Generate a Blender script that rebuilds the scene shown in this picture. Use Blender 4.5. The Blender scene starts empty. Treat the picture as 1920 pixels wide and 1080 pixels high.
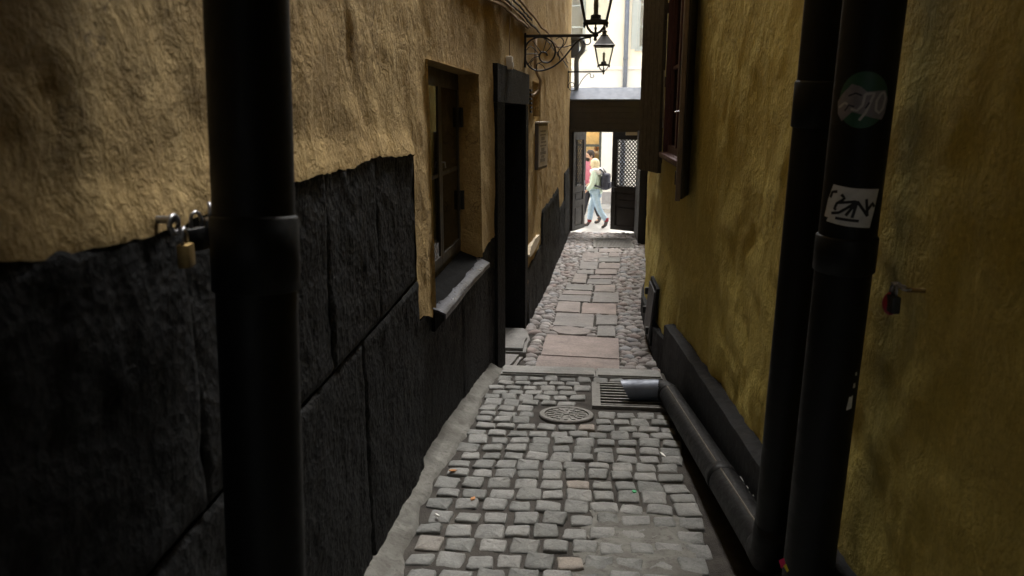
import bpy, bmesh, math, random
import numpy as np
from mathutils import Vector, noise, Matrix
random.seed(7)
R = math.radians
scene = bpy.context.scene
COL = scene.collection

# ------------------------------------------------------------------ camera
F = 1440.0                                   # focal length in photo pixels (1920 wide)
PITCH = math.atan(325 / F)
YAW = math.atan(145 * math.cos(PITCH) / F)
cam_d = bpy.data.cameras.new('camera'); cam = bpy.data.objects.new('camera', cam_d); COL.objects.link(cam)
cam_d.lens = 27.0; cam_d.sensor_width = 36.0; cam_d.clip_start = 0.05; cam_d.clip_end = 2000
cam.location = (0, 0, 0)
cam.rotation_euler = (math.pi / 2 - PITCH, 0, YAW)
cam_d.dof.use_dof = True; cam_d.dof.focus_distance = 5.0; cam_d.dof.aperture_fstop = 4.5
scene.camera = cam

# ------------------------------------------------------------------ sky, sun, exposure
SUN_EL, SUN_AZ = R(62), R(6)                # azimuth measured from +Y (down the alley) towards +X (right)
w = bpy.data.worlds.new('World'); scene.world = w; w.use_nodes = True
nt = w.node_tree; bg = nt.nodes['Background']
sky = nt.nodes.new('ShaderNodeTexSky'); sky.sky_type = 'NISHITA'; sky.sun_disc = False
sky.sun_elevation = SUN_EL; sky.sun_rotation = SUN_AZ
sky.air_density = 1.0; sky.dust_density = 4.0; sky.ozone_density = 1.0
hs = nt.nodes.new('ShaderNodeHueSaturation'); hs.inputs['Saturation'].default_value = 0.25
nt.links.new(sky.outputs[0], hs.inputs['Color']); nt.links.new(hs.outputs[0], bg.inputs['Color'])
bg.inputs['Strength'].default_value = 0.15
sd = bpy.data.lights.new('sun', 'SUN'); so = bpy.data.objects.new('sun', sd); COL.objects.link(so)
sd.energy = 0.95; sd.angle = R(16); sd.color = (1.0, 0.95, 0.88)
sv = Vector((math.sin(SUN_AZ) * math.cos(SUN_EL), math.cos(SUN_AZ) * math.cos(SUN_EL), math.sin(SUN_EL)))
so.rotation_euler = sv.to_track_quat('Z', 'Y').to_euler(); so.location = (3, 3, 20)
vs = scene.view_settings
vs.view_transform = 'Standard'; vs.look = 'None'; vs.exposure = 2.35; vs.gamma = 1.0; vs.use_curve_mapping = False
scene.render.engine = 'CYCLES'
cy = scene.cycles
cy.use_denoising = True; cy.max_bounces = 10; cy.diffuse_bounces = 6; cy.glossy_bounces = 4
cy.transmission_bounces = 6; cy.transparent_max_bounces = 12; cy.caustics_reflective = False; cy.caustics_refractive = False
cy.sample_clamp_indirect = 8

# ------------------------------------------------------------------ pixels of the photograph -> directions
fw = np.array([-math.sin(YAW) * math.cos(PITCH), math.cos(YAW) * math.cos(PITCH), -math.sin(PITCH)])
rt = np.array([math.cos(YAW), math.sin(YAW), 0.0]); up = np.cross(rt, fw)
def ray(x, y): return fw + rt * (x - 960) / F - up * (y - 540) / F
S1 = 0.0935
def zn(Y): return -1.5325 - S1 * Y                       # upper lane
YK = 6.3; ZK = -2.20; S2 = 0.0333
def zl(Y): return ZK - S2 * (Y - YK)                     # lower lane
def zfloor(Y): return zn(Y) if Y < YK else zl(Y)
def on_near(x, y):
    r = ray(x, y); return r * (-1.5325 / (r[2] + S1 * r[1]))
def on_low(x, y):
    r = ray(x, y); return r * ((ZK + S2 * YK) / (r[2] + S2 * r[1]))
def on_Y(x, y, Y):
    r = ray(x, y); return r * (Y / r[1])
def on_X(x, y, X):
    r = ray(x, y); return r * (X / r[0])

_pl = [(-8, -.72), (-1, -.74), (1.0, -.76), (1.7, -.80), (2.6, -.84), (3.8, -.86), (5.0, -.84), (6.1, -.79)]
for px, py in ((943, 690), (990, 600), (1030, 520), (1062, 445)):
    p = on_low(px, py); _pl.append((p[1], p[0]))
_pl.append((17.4, _pl[-1][1] + .02))
LY, LX = zip(*_pl)
def XL(Y): return float(np.interp(Y, LY, LX))
_pr = [(-8, .80), (1, .82), (3, .82), (5, .79), (6.4, .76), (7.5, .74)]
for px, py in ((1213, 560), (1210, 460)):
    p = on_low(px, py); _pr.append((p[1], p[0]))
_pr.append((17.4, 1.26))
RY, RX = zip(*_pr)
def XR(Y): return float(np.interp(Y, RY, RX))
def batter(Y, z):
    k = max(0, min(1, (Y - 6.2) / .6)) * max(0, min(1, (10.5 - Y) / 1.5))
    return -.08 * k * max(0, min(1, (-1.25 - z) / .95))
def on_wall(x, y, fn, off=0):
    Y = 6.0
    for _ in range(40):
        p = on_X(x, y, fn(Y) + off); Y = .5 * Y + .5 * min(max(p[1], 0.5), 17.4)
    return on_X(x, y, fn(Y) + off)
def onL(x, y, off=0): return on_wall(x, y, XL, off)
def onR(x, y, off=0): return on_wall(x, y, XR, off)

# ------------------------------------------------------------------ object helpers
def tag(o, label=None, cat=None, group=None, kind=None):
    if label: o['label'] = label
    if cat: o['category'] = cat
    if group: o['group'] = group
    if kind: o['kind'] = kind
    return o
def link(name, me, parent=None, mat=None):
    o = bpy.data.objects.new(name, me); COL.objects.link(o)
    if mat is not None: me.materials.append(mat)
    if parent is not None: o.parent = parent; o.matrix_parent_inverse = Matrix.Identity(4)
    return o
def empty(name, loc=(0, 0, 0), rz=0):
    o = bpy.data.objects.new(name, None); COL.objects.link(o); o.location = loc; o.rotation_euler = (0, 0, rz)
    o.empty_display_size = .1
    return o
class MB:
    """collects vertices and faces of ONE mesh object"""
    def __init__(s): s.v = []; s.f = []
    def add(s, vs, fs):
        n = len(s.v); s.v += [tuple(map(float, p)) for p in vs]; s.f += [tuple(i + n for i in f) for f in fs]; return s
    def box(s, a, b, bev=0.0):
        (x0, y0, z0), (x1, y1, z1) = [[min(p, q) for p, q in zip(a, b)], [max(p, q) for p, q in zip(a, b)]]
        if bev <= 0:
            vs = [(x0, y0, z0), (x1, y0, z0), (x1, y1, z0), (x0, y1, z0), (x0, y0, z1), (x1, y0, z1), (x1, y1, z1), (x0, y1, z1)]
            return s.add(vs, [(0, 3, 2, 1), (4, 5, 6, 7), (0, 1, 5, 4), (1, 2, 6, 5), (2, 3, 7, 6), (3, 0, 4, 7)])
        b_ = min(bev, (x1 - x0) * .45, (y1 - y0) * .45, (z1 - z0) * .45)
        bm = bmesh.new(); bmesh.ops.create_cube(bm, size=1)
        for v in bm.verts: v.co = ((x0 + x1) / 2 + v.co.x * (x1 - x0), (y0 + y1) / 2 + v.co.y * (y1 - y0), (z0 + z1) / 2 + v.co.z * (z1 - z0))
        bmesh.ops.bevel(bm, geom=list(bm.edges), offset=b_, segments=2, affect='EDGES', profile=.6)
        bm.verts.index_update()
        s.add([v.co for v in bm.verts], [[v.index for v in f.verts] for f in bm.faces]); bm.free(); return s
    def tube(s, pts, r, n=10, cap=True, flat=None):
        P = [Vector(p) for p in pts]; m = len(P); rr = r if hasattr(r, '__len__') else [r] * m
        t0 = (P[1] - P[0]).normalized(); ref = Vector((0, 0, 1)) if abs(t0.z) < .9 else Vector((0, 1, 0))
        a = t0.cross(ref).normalized(); rings = []
        for i in range(m):
            t = (P[min(i + 1, m - 1)] - P[max(i - 1, 0)]).normalized()
            a = (a - t * a.dot(t)).normalized(); b = t.cross(a)
            k = flat if flat else 1
            rings.append([P[i] + (a * math.cos(2 * math.pi * j / n) + b * k * math.sin(2 * math.pi * j / n)) * rr[i] for j in range(n)])
        vs = [p for q in rings for p in q]; fs = []
        for i in range(m - 1):
            for j in range(n):
                fs.append((i * n + j, i * n + (j + 1) % n, (i + 1) * n + (j + 1) % n, (i + 1) * n + j))
        if cap: fs += [tuple(range(n - 1, -1, -1)), tuple((m - 1) * n + j for j in range(n))]
        return s.add(vs, fs)
    def lathe(s, prof, c=(0, 0, 0), n=24, ph=0.0, sq=False):
        k = len(prof); vs = []
        for r_, z_ in prof:
            for j in range(n):
                an = ph + 2 * math.pi * j / n
                vs.append((c[0] + r_ * math.cos(an), c[1] + r_ * math.sin(an), c[2] + z_))
        fs = [(i * n + j, i * n + (j + 1) % n, (i + 1) * n + (j + 1) % n, (i + 1) * n + j) for i in range(k - 1) for j in range(n)]
        fs += [tuple(range(n - 1, -1, -1)), tuple((k - 1) * n + j for j in range(n))]
        return s.add(vs, fs)
    def prism(s, poly, d):          # closed polygon extruded by vector d
        n = len(poly); d = np.array(d, float); q = [np.array(p, float) for p in poly]
        return s.add([*q, *[p + d for p in q]], [tuple(range(n - 1, -1, -1)), tuple(range(n, 2 * n))] + [(i, (i + 1) % n, n + (i + 1) % n, n + i) for i in range(n)])
    def sphere(s, c, r, sc=(1, 1, 1), n=16, m=10):
        vs = [(c[0], c[1], c[2] + r * sc[2])]
        for i in range(1, m):
            for j in range(n):
                a, b = math.pi * i / m, 2 * math.pi * j / n
                vs.append((c[0] + r * sc[0] * math.sin(a) * math.cos(b), c[1] + r * sc[1] * math.sin(a) * math.sin(b), c[2] + r * sc[2] * math.cos(a)))
        vs.append((c[0], c[1], c[2] - r * sc[2])); L = len(vs) - 1
        fs = [(0, 1 + j, 1 + (j + 1) % n) for j in range(n)]
        for i in range(m - 2):
            fs += [(1 + i * n + j, 1 + (i + 1) * n + j, 1 + (i + 1) * n + (j + 1) % n, 1 + i * n + (j + 1) % n) for j in range(n)]
        fs += [(L, 1 + (m - 2) * n + (j + 1) % n, 1 + (m - 2) * n + j) for j in range(n)]
        return s.add(vs, fs)
    def mesh(s, name, smooth=False):
        me = bpy.data.meshes.new(name); me.from_pydata(s.v, [], s.f)
        bm = bmesh.new(); bm.from_mesh(me); bmesh.ops.recalc_face_normals(bm, faces=bm.faces); bm.to_mesh(me); bm.free()
        if smooth: me.polygons.foreach_set('use_smooth', [True] * len(me.polygons))
        me.update(); return me
    def build(s, name, mat, parent=None, smooth=False, auto=None):
        me = s.mesh(name, smooth or auto is not None)
        if auto is not None:
            try: me.set_sharp_from_angle(angle=R(auto))
            except Exception: pass
        return link(name, me, parent, mat)

# ------------------------------------------------------------------ materials (all procedural)
class NT:
    def __init__(s, name):
        s.m = bpy.data.materials.new(name); s.m.use_nodes = True; s.t = s.m.node_tree
        s.b = s.t.nodes['Principled BSDF']; s.pos = s.n('ShaderNodeNewGeometry').outputs['Position']
        s.tc = s.n('ShaderNodeTexCoord').outputs['Object']
    def n(s, t, **k):
        o = s.t.nodes.new(t)
        for a, v in k.items(): setattr(o, a, v)
        return o
    def l(s, a, b): s.t.links.new(a, b)
    def vec(s, src, sc):
        m = s.n('ShaderNodeMapping'); m.inputs['Scale'].default_value = sc if hasattr(sc, '__len__') else (sc,) * 3
        s.l(src, m.inputs['Vector']); return m.outputs[0]
    def noise(s, sc, det=6, rough=.6, dist=0, src=None, stretch=(1, 1, 1)):
        o = s.n('ShaderNodeTexNoise'); o.inputs['Scale'].default_value = sc; o.inputs['Detail'].default_value = det
        o.inputs['Roughness'].default_value = rough; o.inputs['Distortion'].default_value = dist
        s.l(s.vec(src or s.pos, stretch), o.inputs['Vector']); return o.outputs['Fac']
    def vor(s, sc, feat='F1', src=None, stretch=(1, 1, 1)):
        o = s.n('ShaderNodeTexVoronoi', feature=feat); o.inputs['Scale'].default_value = sc
        s.l(s.vec(src or s.pos, stretch), o.inputs['Vector']); return o.outputs['Distance']
    def ramp(s, fac, stops):
        o = s.n('ShaderNodeValToRGB'); e = o.color_ramp.elements
        while len(e) < len(stops): e.new(.5)
        for q, (p, c) in zip(e, stops): q.position = p; q.color = (*c, 1) if len(c) == 3 else c
        s.l(fac, o.inputs['Fac']); return o.outputs['Color']
    def mix(s, fac, a, b, mode='MIX'):
        o = s.n('ShaderNodeMix', data_type='RGBA', blend_type=mode)
        for sock, v in ((o.inputs[0], fac), (o.inputs[6], a), (o.inputs[7], b)):
            if isinstance(v, bpy.types.NodeSocket): s.l(v, sock)
            elif isinstance(v, tuple): sock.default_value = (*v, 1)
            else: sock.default_value = v
        return o.outputs[2]
    def math(s, op, a, b=0.0):
        o = s.n('ShaderNodeMath', operation=op)
        for sock, v in zip(o.inputs, (a, b)):
            if isinstance(v, bpy.types.NodeSocket): s.l(v, sock)
            else: sock.default_value = v
        return o.outputs[0]
    def bump(s, h, st, dist, prev=None):
        o = s.n('ShaderNodeBump'); o.inputs['Strength'].default_value = st; o.inputs['Distance'].default_value = dist
        s.l(h, o.inputs['Height'])
        if prev is not None: s.l(prev, o.inputs['Normal'])
        return o.outputs['Normal']
    def out(s, col=None, rough=None, normal=None, metal=None, spec=None):
        for key, v in (('Base Color', col), ('Roughness', rough), ('Normal', normal), ('Metallic', metal), ('Specular IOR Level', spec)):
            if v is None: continue
            i = s.b.inputs[key]
            if isinstance(v, bpy.types.NodeSocket): s.l(v, i)
            elif isinstance(v, tuple): i.default_value = (*v, 1)
            else: i.default_value = v
        return s.m
def v3(x): return (x, x, x)

def mat_plaster(name, c1, c2, c3, stain):
    k = NT(name)
    big = k.noise(1.3, 5, .6, .4); mid = k.noise(6, 6, .65, .6); strk = k.noise(5, 5, .6, .3, stretch=(1, 1, .35)); fine = k.noise(60, 4, .6)
    col = k.mix(k.ramp(mid, [(.35, v3(0)), (.68, v3(1))]), c1, c2)
    col = k.mix(k.ramp(big, [(.4, v3(0)), (.65, v3(1))]), col, c3)
    col = k.mix(k.ramp(strk, [(.52, v3(0)), (.8, v3(.45))]), col, stain)
    scr = k.noise(11, 4, .55, 1.2, stretch=(1, 1.0, .6))
    col = k.mix(k.ramp(scr, [(.60, v3(0)), (.72, v3(.45))]), col, tuple(min(1, c * 1.5 + .03) for c in c2))
    col = k.mix(.6, col, k.ramp(fine, [(.25, v3(.62)), (.75, v3(1.15))]), 'MULTIPLY')
    fl = k.noise(38, 5, .7, .5); col = k.mix(k.ramp(fl, [(.62, v3(0)), (.74, v3(.55))]), col, tuple(min(1, c * 1.55 + .04) for c in c2)); col = k.mix(k.ramp(fl, [(.26, v3(.6)), (.38, v3(0))]), col, tuple(c * .5 for c in stain))
    wv = k.n('ShaderNodeVectorMath', operation='ADD'); nw = k.n('ShaderNodeTexNoise'); nw.inputs['Scale'].default_value = 5; nw.inputs['Detail'].default_value = 5; k.l(k.pos, nw.inputs['Vector']); k.l(k.pos, wv.inputs[0]); k.l(nw.outputs['Color'], wv.inputs[1])
    ck = k.vor(1.1, 'DISTANCE_TO_EDGE', wv.outputs[0]); cm = k.math('MULTIPLY', k.ramp(ck, [(0, v3(1)), (.010, v3(0))]), k.ramp(k.noise(.9, 3, .5), [(.5, v3(0)), (.56, v3(.75))]))
    col = k.mix(cm, col, tuple(c * .35 for c in stain))
    h1 = k.noise(9, 8, .62, .8); h2 = k.noise(45, 5, .65, .3); h3 = k.noise(17, 3, .5, 2.2, stretch=(1, .8, .7))
    h4 = k.noise(120, 4, .7)
    msk = k.ramp(k.noise(2.6, 4, .6, .5), [(.36, v3(.15)), (.62, v3(1))]); h5 = k.math('MULTIPLY', k.noise(21, 5, .62, 1.2), msk); h1 = k.math('MULTIPLY', h1, k.ramp(k.noise(1.7, 3, .5), [(.35, v3(.4)), (.6, v3(1.4))]))
    nrm = k.bump(h1, .7, .04); nrm = k.bump(h3, .35, .014, nrm); nrm = k.bump(h5, .7, .018, nrm); nrm = k.bump(h2, .7, .008, nrm); nrm = k.bump(h4, .7, .005, nrm)
    return k.out(col, .93, nrm, spec=.25)
M = {}
M['ochre_left'] = mat_plaster('ochre_left', (.43, .30, .122), (.50, .365, .165), (.37, .253, .105), (.28, .18, .075))
M['ochre_right'] = mat_plaster('ochre_right', (.56, .445, .108), (.63, .51, .15), (.51, .40, .095), (.42, .32, .078))
def mat_blackstone():
    k = NT('black_painted_stone')
    a = k.noise(14, 8, .65, .5); f = k.noise(70, 5, .65); v = k.vor(38)
    chip = k.noise(7, 6, .7, .8)
    col = k.mix(k.ramp(a, [(.35, v3(0)), (.7, v3(1))]), (.0045, .005, .0052), (.010, .0105, .011))
    col = k.mix(k.ramp(chip, [(.70, v3(0)), (.78, v3(.5))]), col, (.05, .048, .045))
    fk = k.noise(95, 4, .75, .3); col = k.mix(k.ramp(fk, [(.62, v3(0)), (.74, v3(.8))]), col, (.045, .046, .047))  # pale flecks: tiny chips, and glints of the rough face put into the colour
    nrm = k.bump(a, .6, .02); nrm = k.bump(v, .5, .012, nrm); nrm = k.bump(f, .9, .006, nrm)
    return k.out(col, k.ramp(f, [(.3, v3(.5)), (.7, v3(.75))]), nrm, spec=.13)
M['black_stone'] = mat_blackstone()
def mat_paint(name, c, rough=.45, var=.5, dirt=(.09, .08, .07), dirt_amt=.25, bump=.15, metal=0.0, scale=9, spec=.5):
    k = NT(name)
    a = k.noise(scale, 6, .65, .4); f = k.noise(scale * 9, 4, .6)
    col = k.mix(k.ramp(a, [(.3, v3(0)), (.7, v3(1))]), tuple(x * (1 - var * .5) for x in c), tuple(min(1, x * (1 + var * .6)) for x in c))
    d = k.noise(scale * 1.7, 8, .72, .6)
    col = k.mix(k.ramp(d, [(.58, v3(0)), (.78, v3(dirt_amt))]), col, dirt)
    nrm = k.bump(a, bump, .01); nrm = k.bump(f, bump, .0025, nrm)
    return k.out(col, k.ramp(d, [(.3, v3(max(.05, rough - .1))), (.7, v3(min(1, rough + .2)))]), nrm, metal, spec)
M['pipe'] = mat_paint('black_pipe_paint', (.006, .0065, .0065), .5, .4, (.022, .02, .018), .4, .12, spec=.18)
M['pipe_ground'] = mat_paint('worn_pipe_paint', (.007, .007, .007), .5, .5, (.035, .03, .024), .45, .25, scale=14, spec=.2)
M['iron'] = mat_paint('black_iron', (.012, .012, .013), .5, .4, (.06, .04, .03), .3, .2, scale=20)
M['castiron'] = mat_paint('worn_cast_iron', (.125, .12, .108), .55, .5, (.05, .045, .04), .6, .35, .25, scale=25)
M['wood_dark'] = mat_paint('dark_brown_paint', (.04, .033, .026), .5, .35, (.06, .05, .04), .25, .2)
M['black_wood'] = mat_paint('black_paint', (.009, .009, .009), .5, .3, (.03, .03, .03), .3, .2)
M['shutter'] = mat_paint('shutter_paint', (.026, .021, .015), .5, .3, (.05, .045, .04), .25, .2)
M['red_wood'] = mat_paint('dark_red_paint', (.055, .014, .012), .5, .35, (.05, .03, .03), .25, .2)
M['sheet'] = mat_paint('bent_zinc_sheet', (.13, .145, .175), .5, .3, (.08, .08, .08), .35, .25, .5, scale=7)
M['sill_metal'] = mat_paint('worn_sill_metal', (.022, .022, .026), .3, .6, (.24, .19, .12), .3, .5, .3, scale=6, spec=.4)
M['grey_pipe'] = mat_paint('grey_blue_pipe', (.13, .15, .19), .45, .3, (.1, .1, .1), .2, .1)
M['cable_black'] = mat_paint('cable_black', (.02, .019, .018), .6, .3, (.15, .11, .07), .4, .1)
M['cable_tan'] = mat_paint('cable_tan', (.30, .21, .12), .7, .3, (.1, .07, .04), .4, .1)
M['white_plastic'] = mat_paint('yellowed_plastic', (.55, .50, .42), .5, .15, (.25, .18, .1), .3, .05)
M['sign_face'] = mat_paint('sign_face', (.60, .56, .53), .5, .3, (.2, .16, .14), .5, .1, scale=16)
M['sign_edge'] = mat_paint('sign_edge', (.10, .085, .08), .5, .3)
M['brass'] = mat_paint('brass', (.26, .18, .07), .5, .4, (.12, .08, .04), .4, .1, .85, scale=30)
M['steel'] = mat_paint('steel', (.32, .32, .34), .32, .3, (.2, .18, .16), .4, .1, .95, scale=30)
M['red_lock'] = mat_paint('red_lock', (.28, .015, .03), .35, .2, (.1, .02, .02), .2, .05)
M['cream'] = mat_paint('cream_render', (.82, .77, .65), .9, .1, (.70, .65, .54), .2, .15, scale=3)
M['white_render'] = mat_paint('white_render', (.78, .77, .74), .9, .06, (.6, .6, .58), .15, .1, scale=3)
M['grey_render'] = mat_paint('grey_plinth', (.34, .33, .34), .85, .2)
M['win_grey'] = mat_paint('pale_window_frame', (.42, .46, .46), .5, .1)
M['shop_green'] = mat_paint('dark_green_frame', (.05, .06, .05), .45, .2)
M['orange_panel'] = mat_paint('orange_display', (.60, .48, .28), .7, .4, (.85, .78, .64), .7, .05, scale=5)
M['pavement'] = mat_paint('pale_pavement', (.40, .39, .37), .85, .2, (.25, .24, .22), .3, .2, scale=4)
M['roofing'] = mat_paint('dark_roofing', (.06, .045, .04), .7, .3)
M['hole'] = mat_paint('unlit_interior', (.02, .018, .015), .9, .2)
M['leaf_brown'] = mat_paint('dry_leaf', (.30, .13, .04), .8, .4)
M['green_cap'] = mat_paint('green_cap', (.02, .28, .10), .35, .1)
M['white_scrap'] = mat_paint('white_scrap', (.75, .74, .7), .7, .1)
M['pink'] = mat_paint('pink_scrap', (.6, .02, .10), .4, .1)
M['yellow'] = mat_paint('yellow_scrap', (.7, .55, .03), .4, .1)
M['sticker_green'] = mat_paint('sticker_green', (.014, .075, .045), .5, .3)
M['sticker_pale'] = mat_paint('sticker_pale', (.20, .19, .22), .55, .35, (.08, .08, .1), .5, .05, scale=30)
M['sticker_white'] = mat_paint('sticker_white', (.58, .58, .58), .55, .25, (.2, .2, .2), .4, .05, scale=30)
M['ink'] = mat_paint('ink', (.01, .01, .012), .6, .1)
M['ink_pale'] = mat_paint('pale_ink', (.42, .41, .43), .6, .1)
M['rag_patch'] = mat_paint('bare_lime_plaster', (.66, .57, .42), .95, .25, (.4, .3, .18), .4, .4, scale=18)
M['white_paintmark'] = mat_paint('pale_scratches', (.22, .22, .22), .6, .3)
M['curtain'] = mat_paint('dusty_curtain', (.12, .118, .11), .9, .3)
M['flashing'] = mat_paint('painted_flashing', (.10, .115, .145), .6, .3, (.07, .07, .075), .4, .2, scale=6, spec=.1)
M['ledge'] = mat_paint('sooty_ledge', (.006, .006, .006), .85, .4, (.02, .02, .018), .3, .3, spec=.04)
M['sign_text'] = mat_paint('faded_print', (.27, .25, .24), .6, .4)
# clothing
M['skin'] = mat_paint('skin', (.58, .36, .26), .55, .1, bump=.03)
M['mint'] = mat_paint('mint_jacket', (.55, .66, .56), .85, .15, (.45, .55, .46), .3, .1)
M['hoodwhite'] = mat_paint('white_hood', (.80, .78, .76), .9, .1)
M['blonde'] = mat_paint('blonde_hair', (.66, .56, .36), .6, .3, (.5, .4, .24), .5, .3, scale=30)
M['denim'] = mat_paint('light_denim', (.34, .46, .58), .85, .3, (.5, .6, .7), .3, .1, scale=14)
M['pack'] = mat_paint('navy_pack', (.02, .022, .04), .6, .4)
M['sock'] = mat_paint('maroon_sock', (.22, .02, .03), .8, .2)
M['boot'] = mat_paint('dark_boot', (.05, .04, .04), .5, .3)
M['pinkshirt'] = mat_paint('pink_shirt', (.50, .16, .22), .85, .2)
M['darkhair'] = mat_paint('dark_hair', (.03, .02, .014), .7, .3)
M['darktrouser'] = mat_paint('dark_trousers', (.03, .03, .04), .8, .3)
M['mustard'] = mat_paint('mustard_cloth', (.32, .20, .04), .85, .5, (.08, .05, .02), .6, .1)

def mat_glass(name, tint=(1, 1, 1), ior=1.5):
    m = bpy.data.materials.new(name); m.use_nodes = True; t = m.node_tree; t.nodes.clear()
    o = t.nodes.new('ShaderNodeOutputMaterial'); mx = t.nodes.new('ShaderNodeMixShader'); tr = t.nodes.new('ShaderNodeBsdfTransparent')
    gl = t.nodes.new('ShaderNodeBsdfGlossy'); gl.inputs['Roughness'].default_value = .03
    fr = t.nodes.new('ShaderNodeFresnel'); fr.inputs['IOR'].default_value = ior
    tr.inputs['Color'].default_value = (*tint, 1)
    t.links.new(fr.outputs[0], mx.inputs[0]); t.links.new(tr.outputs[0], mx.inputs[1]); t.links.new(gl.outputs[0], mx.inputs[2]); t.links.new(mx.outputs[0], o.inputs[0])
    return m
M['glass'] = mat_glass('clear_glass', (.95, .96, .95)); M['glass_dark'] = mat_glass('window_glass', (.75, .76, .72), 1.22)
def mat_stone(name, cols, rough=.8, rnd=.35, bumpk=.5, sc=30):
    k = NT(name)
    oi = k.n('ShaderNodeObjectInfo'); off = k.n('ShaderNodeVectorMath', operation='ADD')
    k.l(k.pos, off.inputs[0]); src = k.pos
    a = k.noise(sc * .35, 5, .6, .3, src); f = k.noise(sc * 4, 5, .7, 0, src); g = k.noise(sc, 6, .65, .3, src)
    col = k.ramp(oi.outputs['Random'], cols)
    wr = k.noise(3.2, 6, .7, .6, src); col = k.mix(.8, col, k.ramp(wr, [(.32, (.66, .67, .68)), (.52, v3(1)), (.70, (1.16, 1.13, 1.10))]), 'MULTIPLY')
    col = k.mix(.75, col, k.ramp(a, [(.3, v3(.72)), (.7, v3(1.12))]), 'MULTIPLY')
    col = k.mix(.7, col, k.ramp(f, [(.3, v3(.6)), (.7, v3(1.2))]), 'MULTIPLY')
    nrm = k.bump(g, bumpk, .012); nrm = k.bump(f, bumpk, .003, nrm)
    return k.out(col, rough, nrm, spec=.35)
M['sett'] = mat_stone('granite_sett', [(0, (.155, .157, .147)), (.3, (.185, .187, .176)), (.65, (.205, .206, .195)), (.975, (.23, .229, .216)), (1, (.25, .215, .18))])
M['flag'] = mat_stone('flagstone', [(0, (.24, .215, .202)), (.3, (.27, .235, .218)), (.6, (.225, .212, .203)), (.85, (.215, .213, .203)), (1, (.28, .238, .215))], sc=14)
M['flag_pink'] = mat_stone('pink_sandstone', [(0, (.275, .228, .208)), (1, (.295, .243, .222))], sc=12)
M['river'] = mat_stone('river_stone', [(0, (.19, .17, .16)), (.25, (.26, .235, .222)), (.5, (.31, .297, .285)), (.7, (.27, .215, .195)), (.85, (.235, .245, .258)), (1, (.40, .37, .345))], .72, sc=25)
M['granite'] = mat_stone('granite_kerb', [(0, (.25, .25, .235)), (1, (.27, .265, .25))], sc=22)
M['step'] = mat_stone('worn_step', [(0, (.20, .195, .185)), (1, (.22, .21, .20))], sc=14)
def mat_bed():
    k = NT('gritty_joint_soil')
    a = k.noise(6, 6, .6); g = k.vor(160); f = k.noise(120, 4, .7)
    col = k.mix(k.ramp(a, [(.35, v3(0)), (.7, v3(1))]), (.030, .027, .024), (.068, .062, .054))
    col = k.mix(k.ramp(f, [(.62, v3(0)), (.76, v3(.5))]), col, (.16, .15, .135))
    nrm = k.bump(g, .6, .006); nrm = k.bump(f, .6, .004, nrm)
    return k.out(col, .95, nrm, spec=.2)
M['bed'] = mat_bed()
def mat_mortar():
    k = NT('old_mortar')
    a = k.noise(7, 7, .65, .5); f = k.noise(60, 5, .7); s_ = k.noise(3, 5, .6, .3)
    col = k.mix(k.ramp(a, [(.3, v3(0)), (.7, v3(1))]), (.10, .098, .088), (.19, .186, .168))
    gr = k.noise(26, 6, .75, .4); col = k.mix(k.ramp(gr, [(.52, v3(0)), (.64, v3(.7))]), col, (.07, .065, .057))
    col = k.mix(k.ramp(s_, [(.5, v3(0)), (.66, v3(.75))]), col, (.075, .07, .06))
    nrm = k.bump(a, .6, .02); nrm = k.bump(gr, .6, .012, nrm); nrm = k.bump(f, .8, .005, nrm)
    return k.out(col, .92, nrm, spec=.25)
M['mortar'] = mat_mortar()
def mat_emit(name, c, s):
    k = NT(name); k.b.inputs['Emission Color'].default_value = (*c, 1); k.b.inputs['Emission Strength'].default_value = s
    return k.out(c, .6)
M['shop_lamp'] = mat_emit('shop_lamp', (1, .80, .52), 6.0)

# ------------------------------------------------------------------ relief helpers
def fbm(p, o=4): return noise.fractal(Vector(p), .9, 2.0, o, noise_basis='PERLIN_ORIGINAL')
def relief(Y, z, seed, amp=1.0):
    p = (seed, Y, z)
    wx = fbm((seed + 9, Y * 1.6, z * 1.6), 2) * .35
    a = fbm((seed, Y * 1.1 + wx, z * 1.0), 3) * .016
    b = fbm((seed + 3, (Y + .35 * z) * 4 + wx * 3, (z - .2 * Y) * 3 + wx * 2), 4) * .0065
    c = abs(fbm((seed + 5, Y * 9 + wx * 5, z * 6), 3)) * -.004
    return (a + b + c) * amp
def spaced(a, b, f, extra=()):
    v = [a]
    while v[-1] < b - 1e-6: v.append(min(b, v[-1] + f(v[-1])))
    for e in extra:
        if a < e < b:
            i = min(range(1, len(v) - 1), key=lambda q: abs(v[q] - e)); v[i] = e
    return sorted(set(round(q, 5) for q in v))
def wall_mesh(name, Xf, ys, zs, hole, rel, mat, parent, zmin=lambda Y: -99):
    """facade sheet over (y, z); hole(yc, zc) -> True leaves an opening"""
    ny, nz = len(ys), len(zs)
    mb_v = []; idx = {}; fs = []
    def vid(i, j):
        q = idx.get((i, j))
        if q is None:
            Y, z = ys[i], max(zs[j], zmin(ys[i]))
            mb_v.append((Xf(Y, z) + rel(Y, z), Y, z)); q = idx[(i, j)] = len(mb_v) - 1
        return q
    for i in range(ny - 1):
        yc = (ys[i] + ys[i + 1]) / 2
        for j in range(nz - 1):
            if hole(yc, (zs[j] + zs[j + 1]) / 2): continue
            fs.append((vid(i, j), vid(i + 1, j), vid(i + 1, j + 1), vid(i, j + 1)))
    m = MB(); m.v = mb_v; m.f = fs
    return m.build(name, mat, parent, smooth=True)

# ================================================================== THE GROUND
YG = 16.95                                                        # gate plane
street_z = zl(YG) - .13
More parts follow.
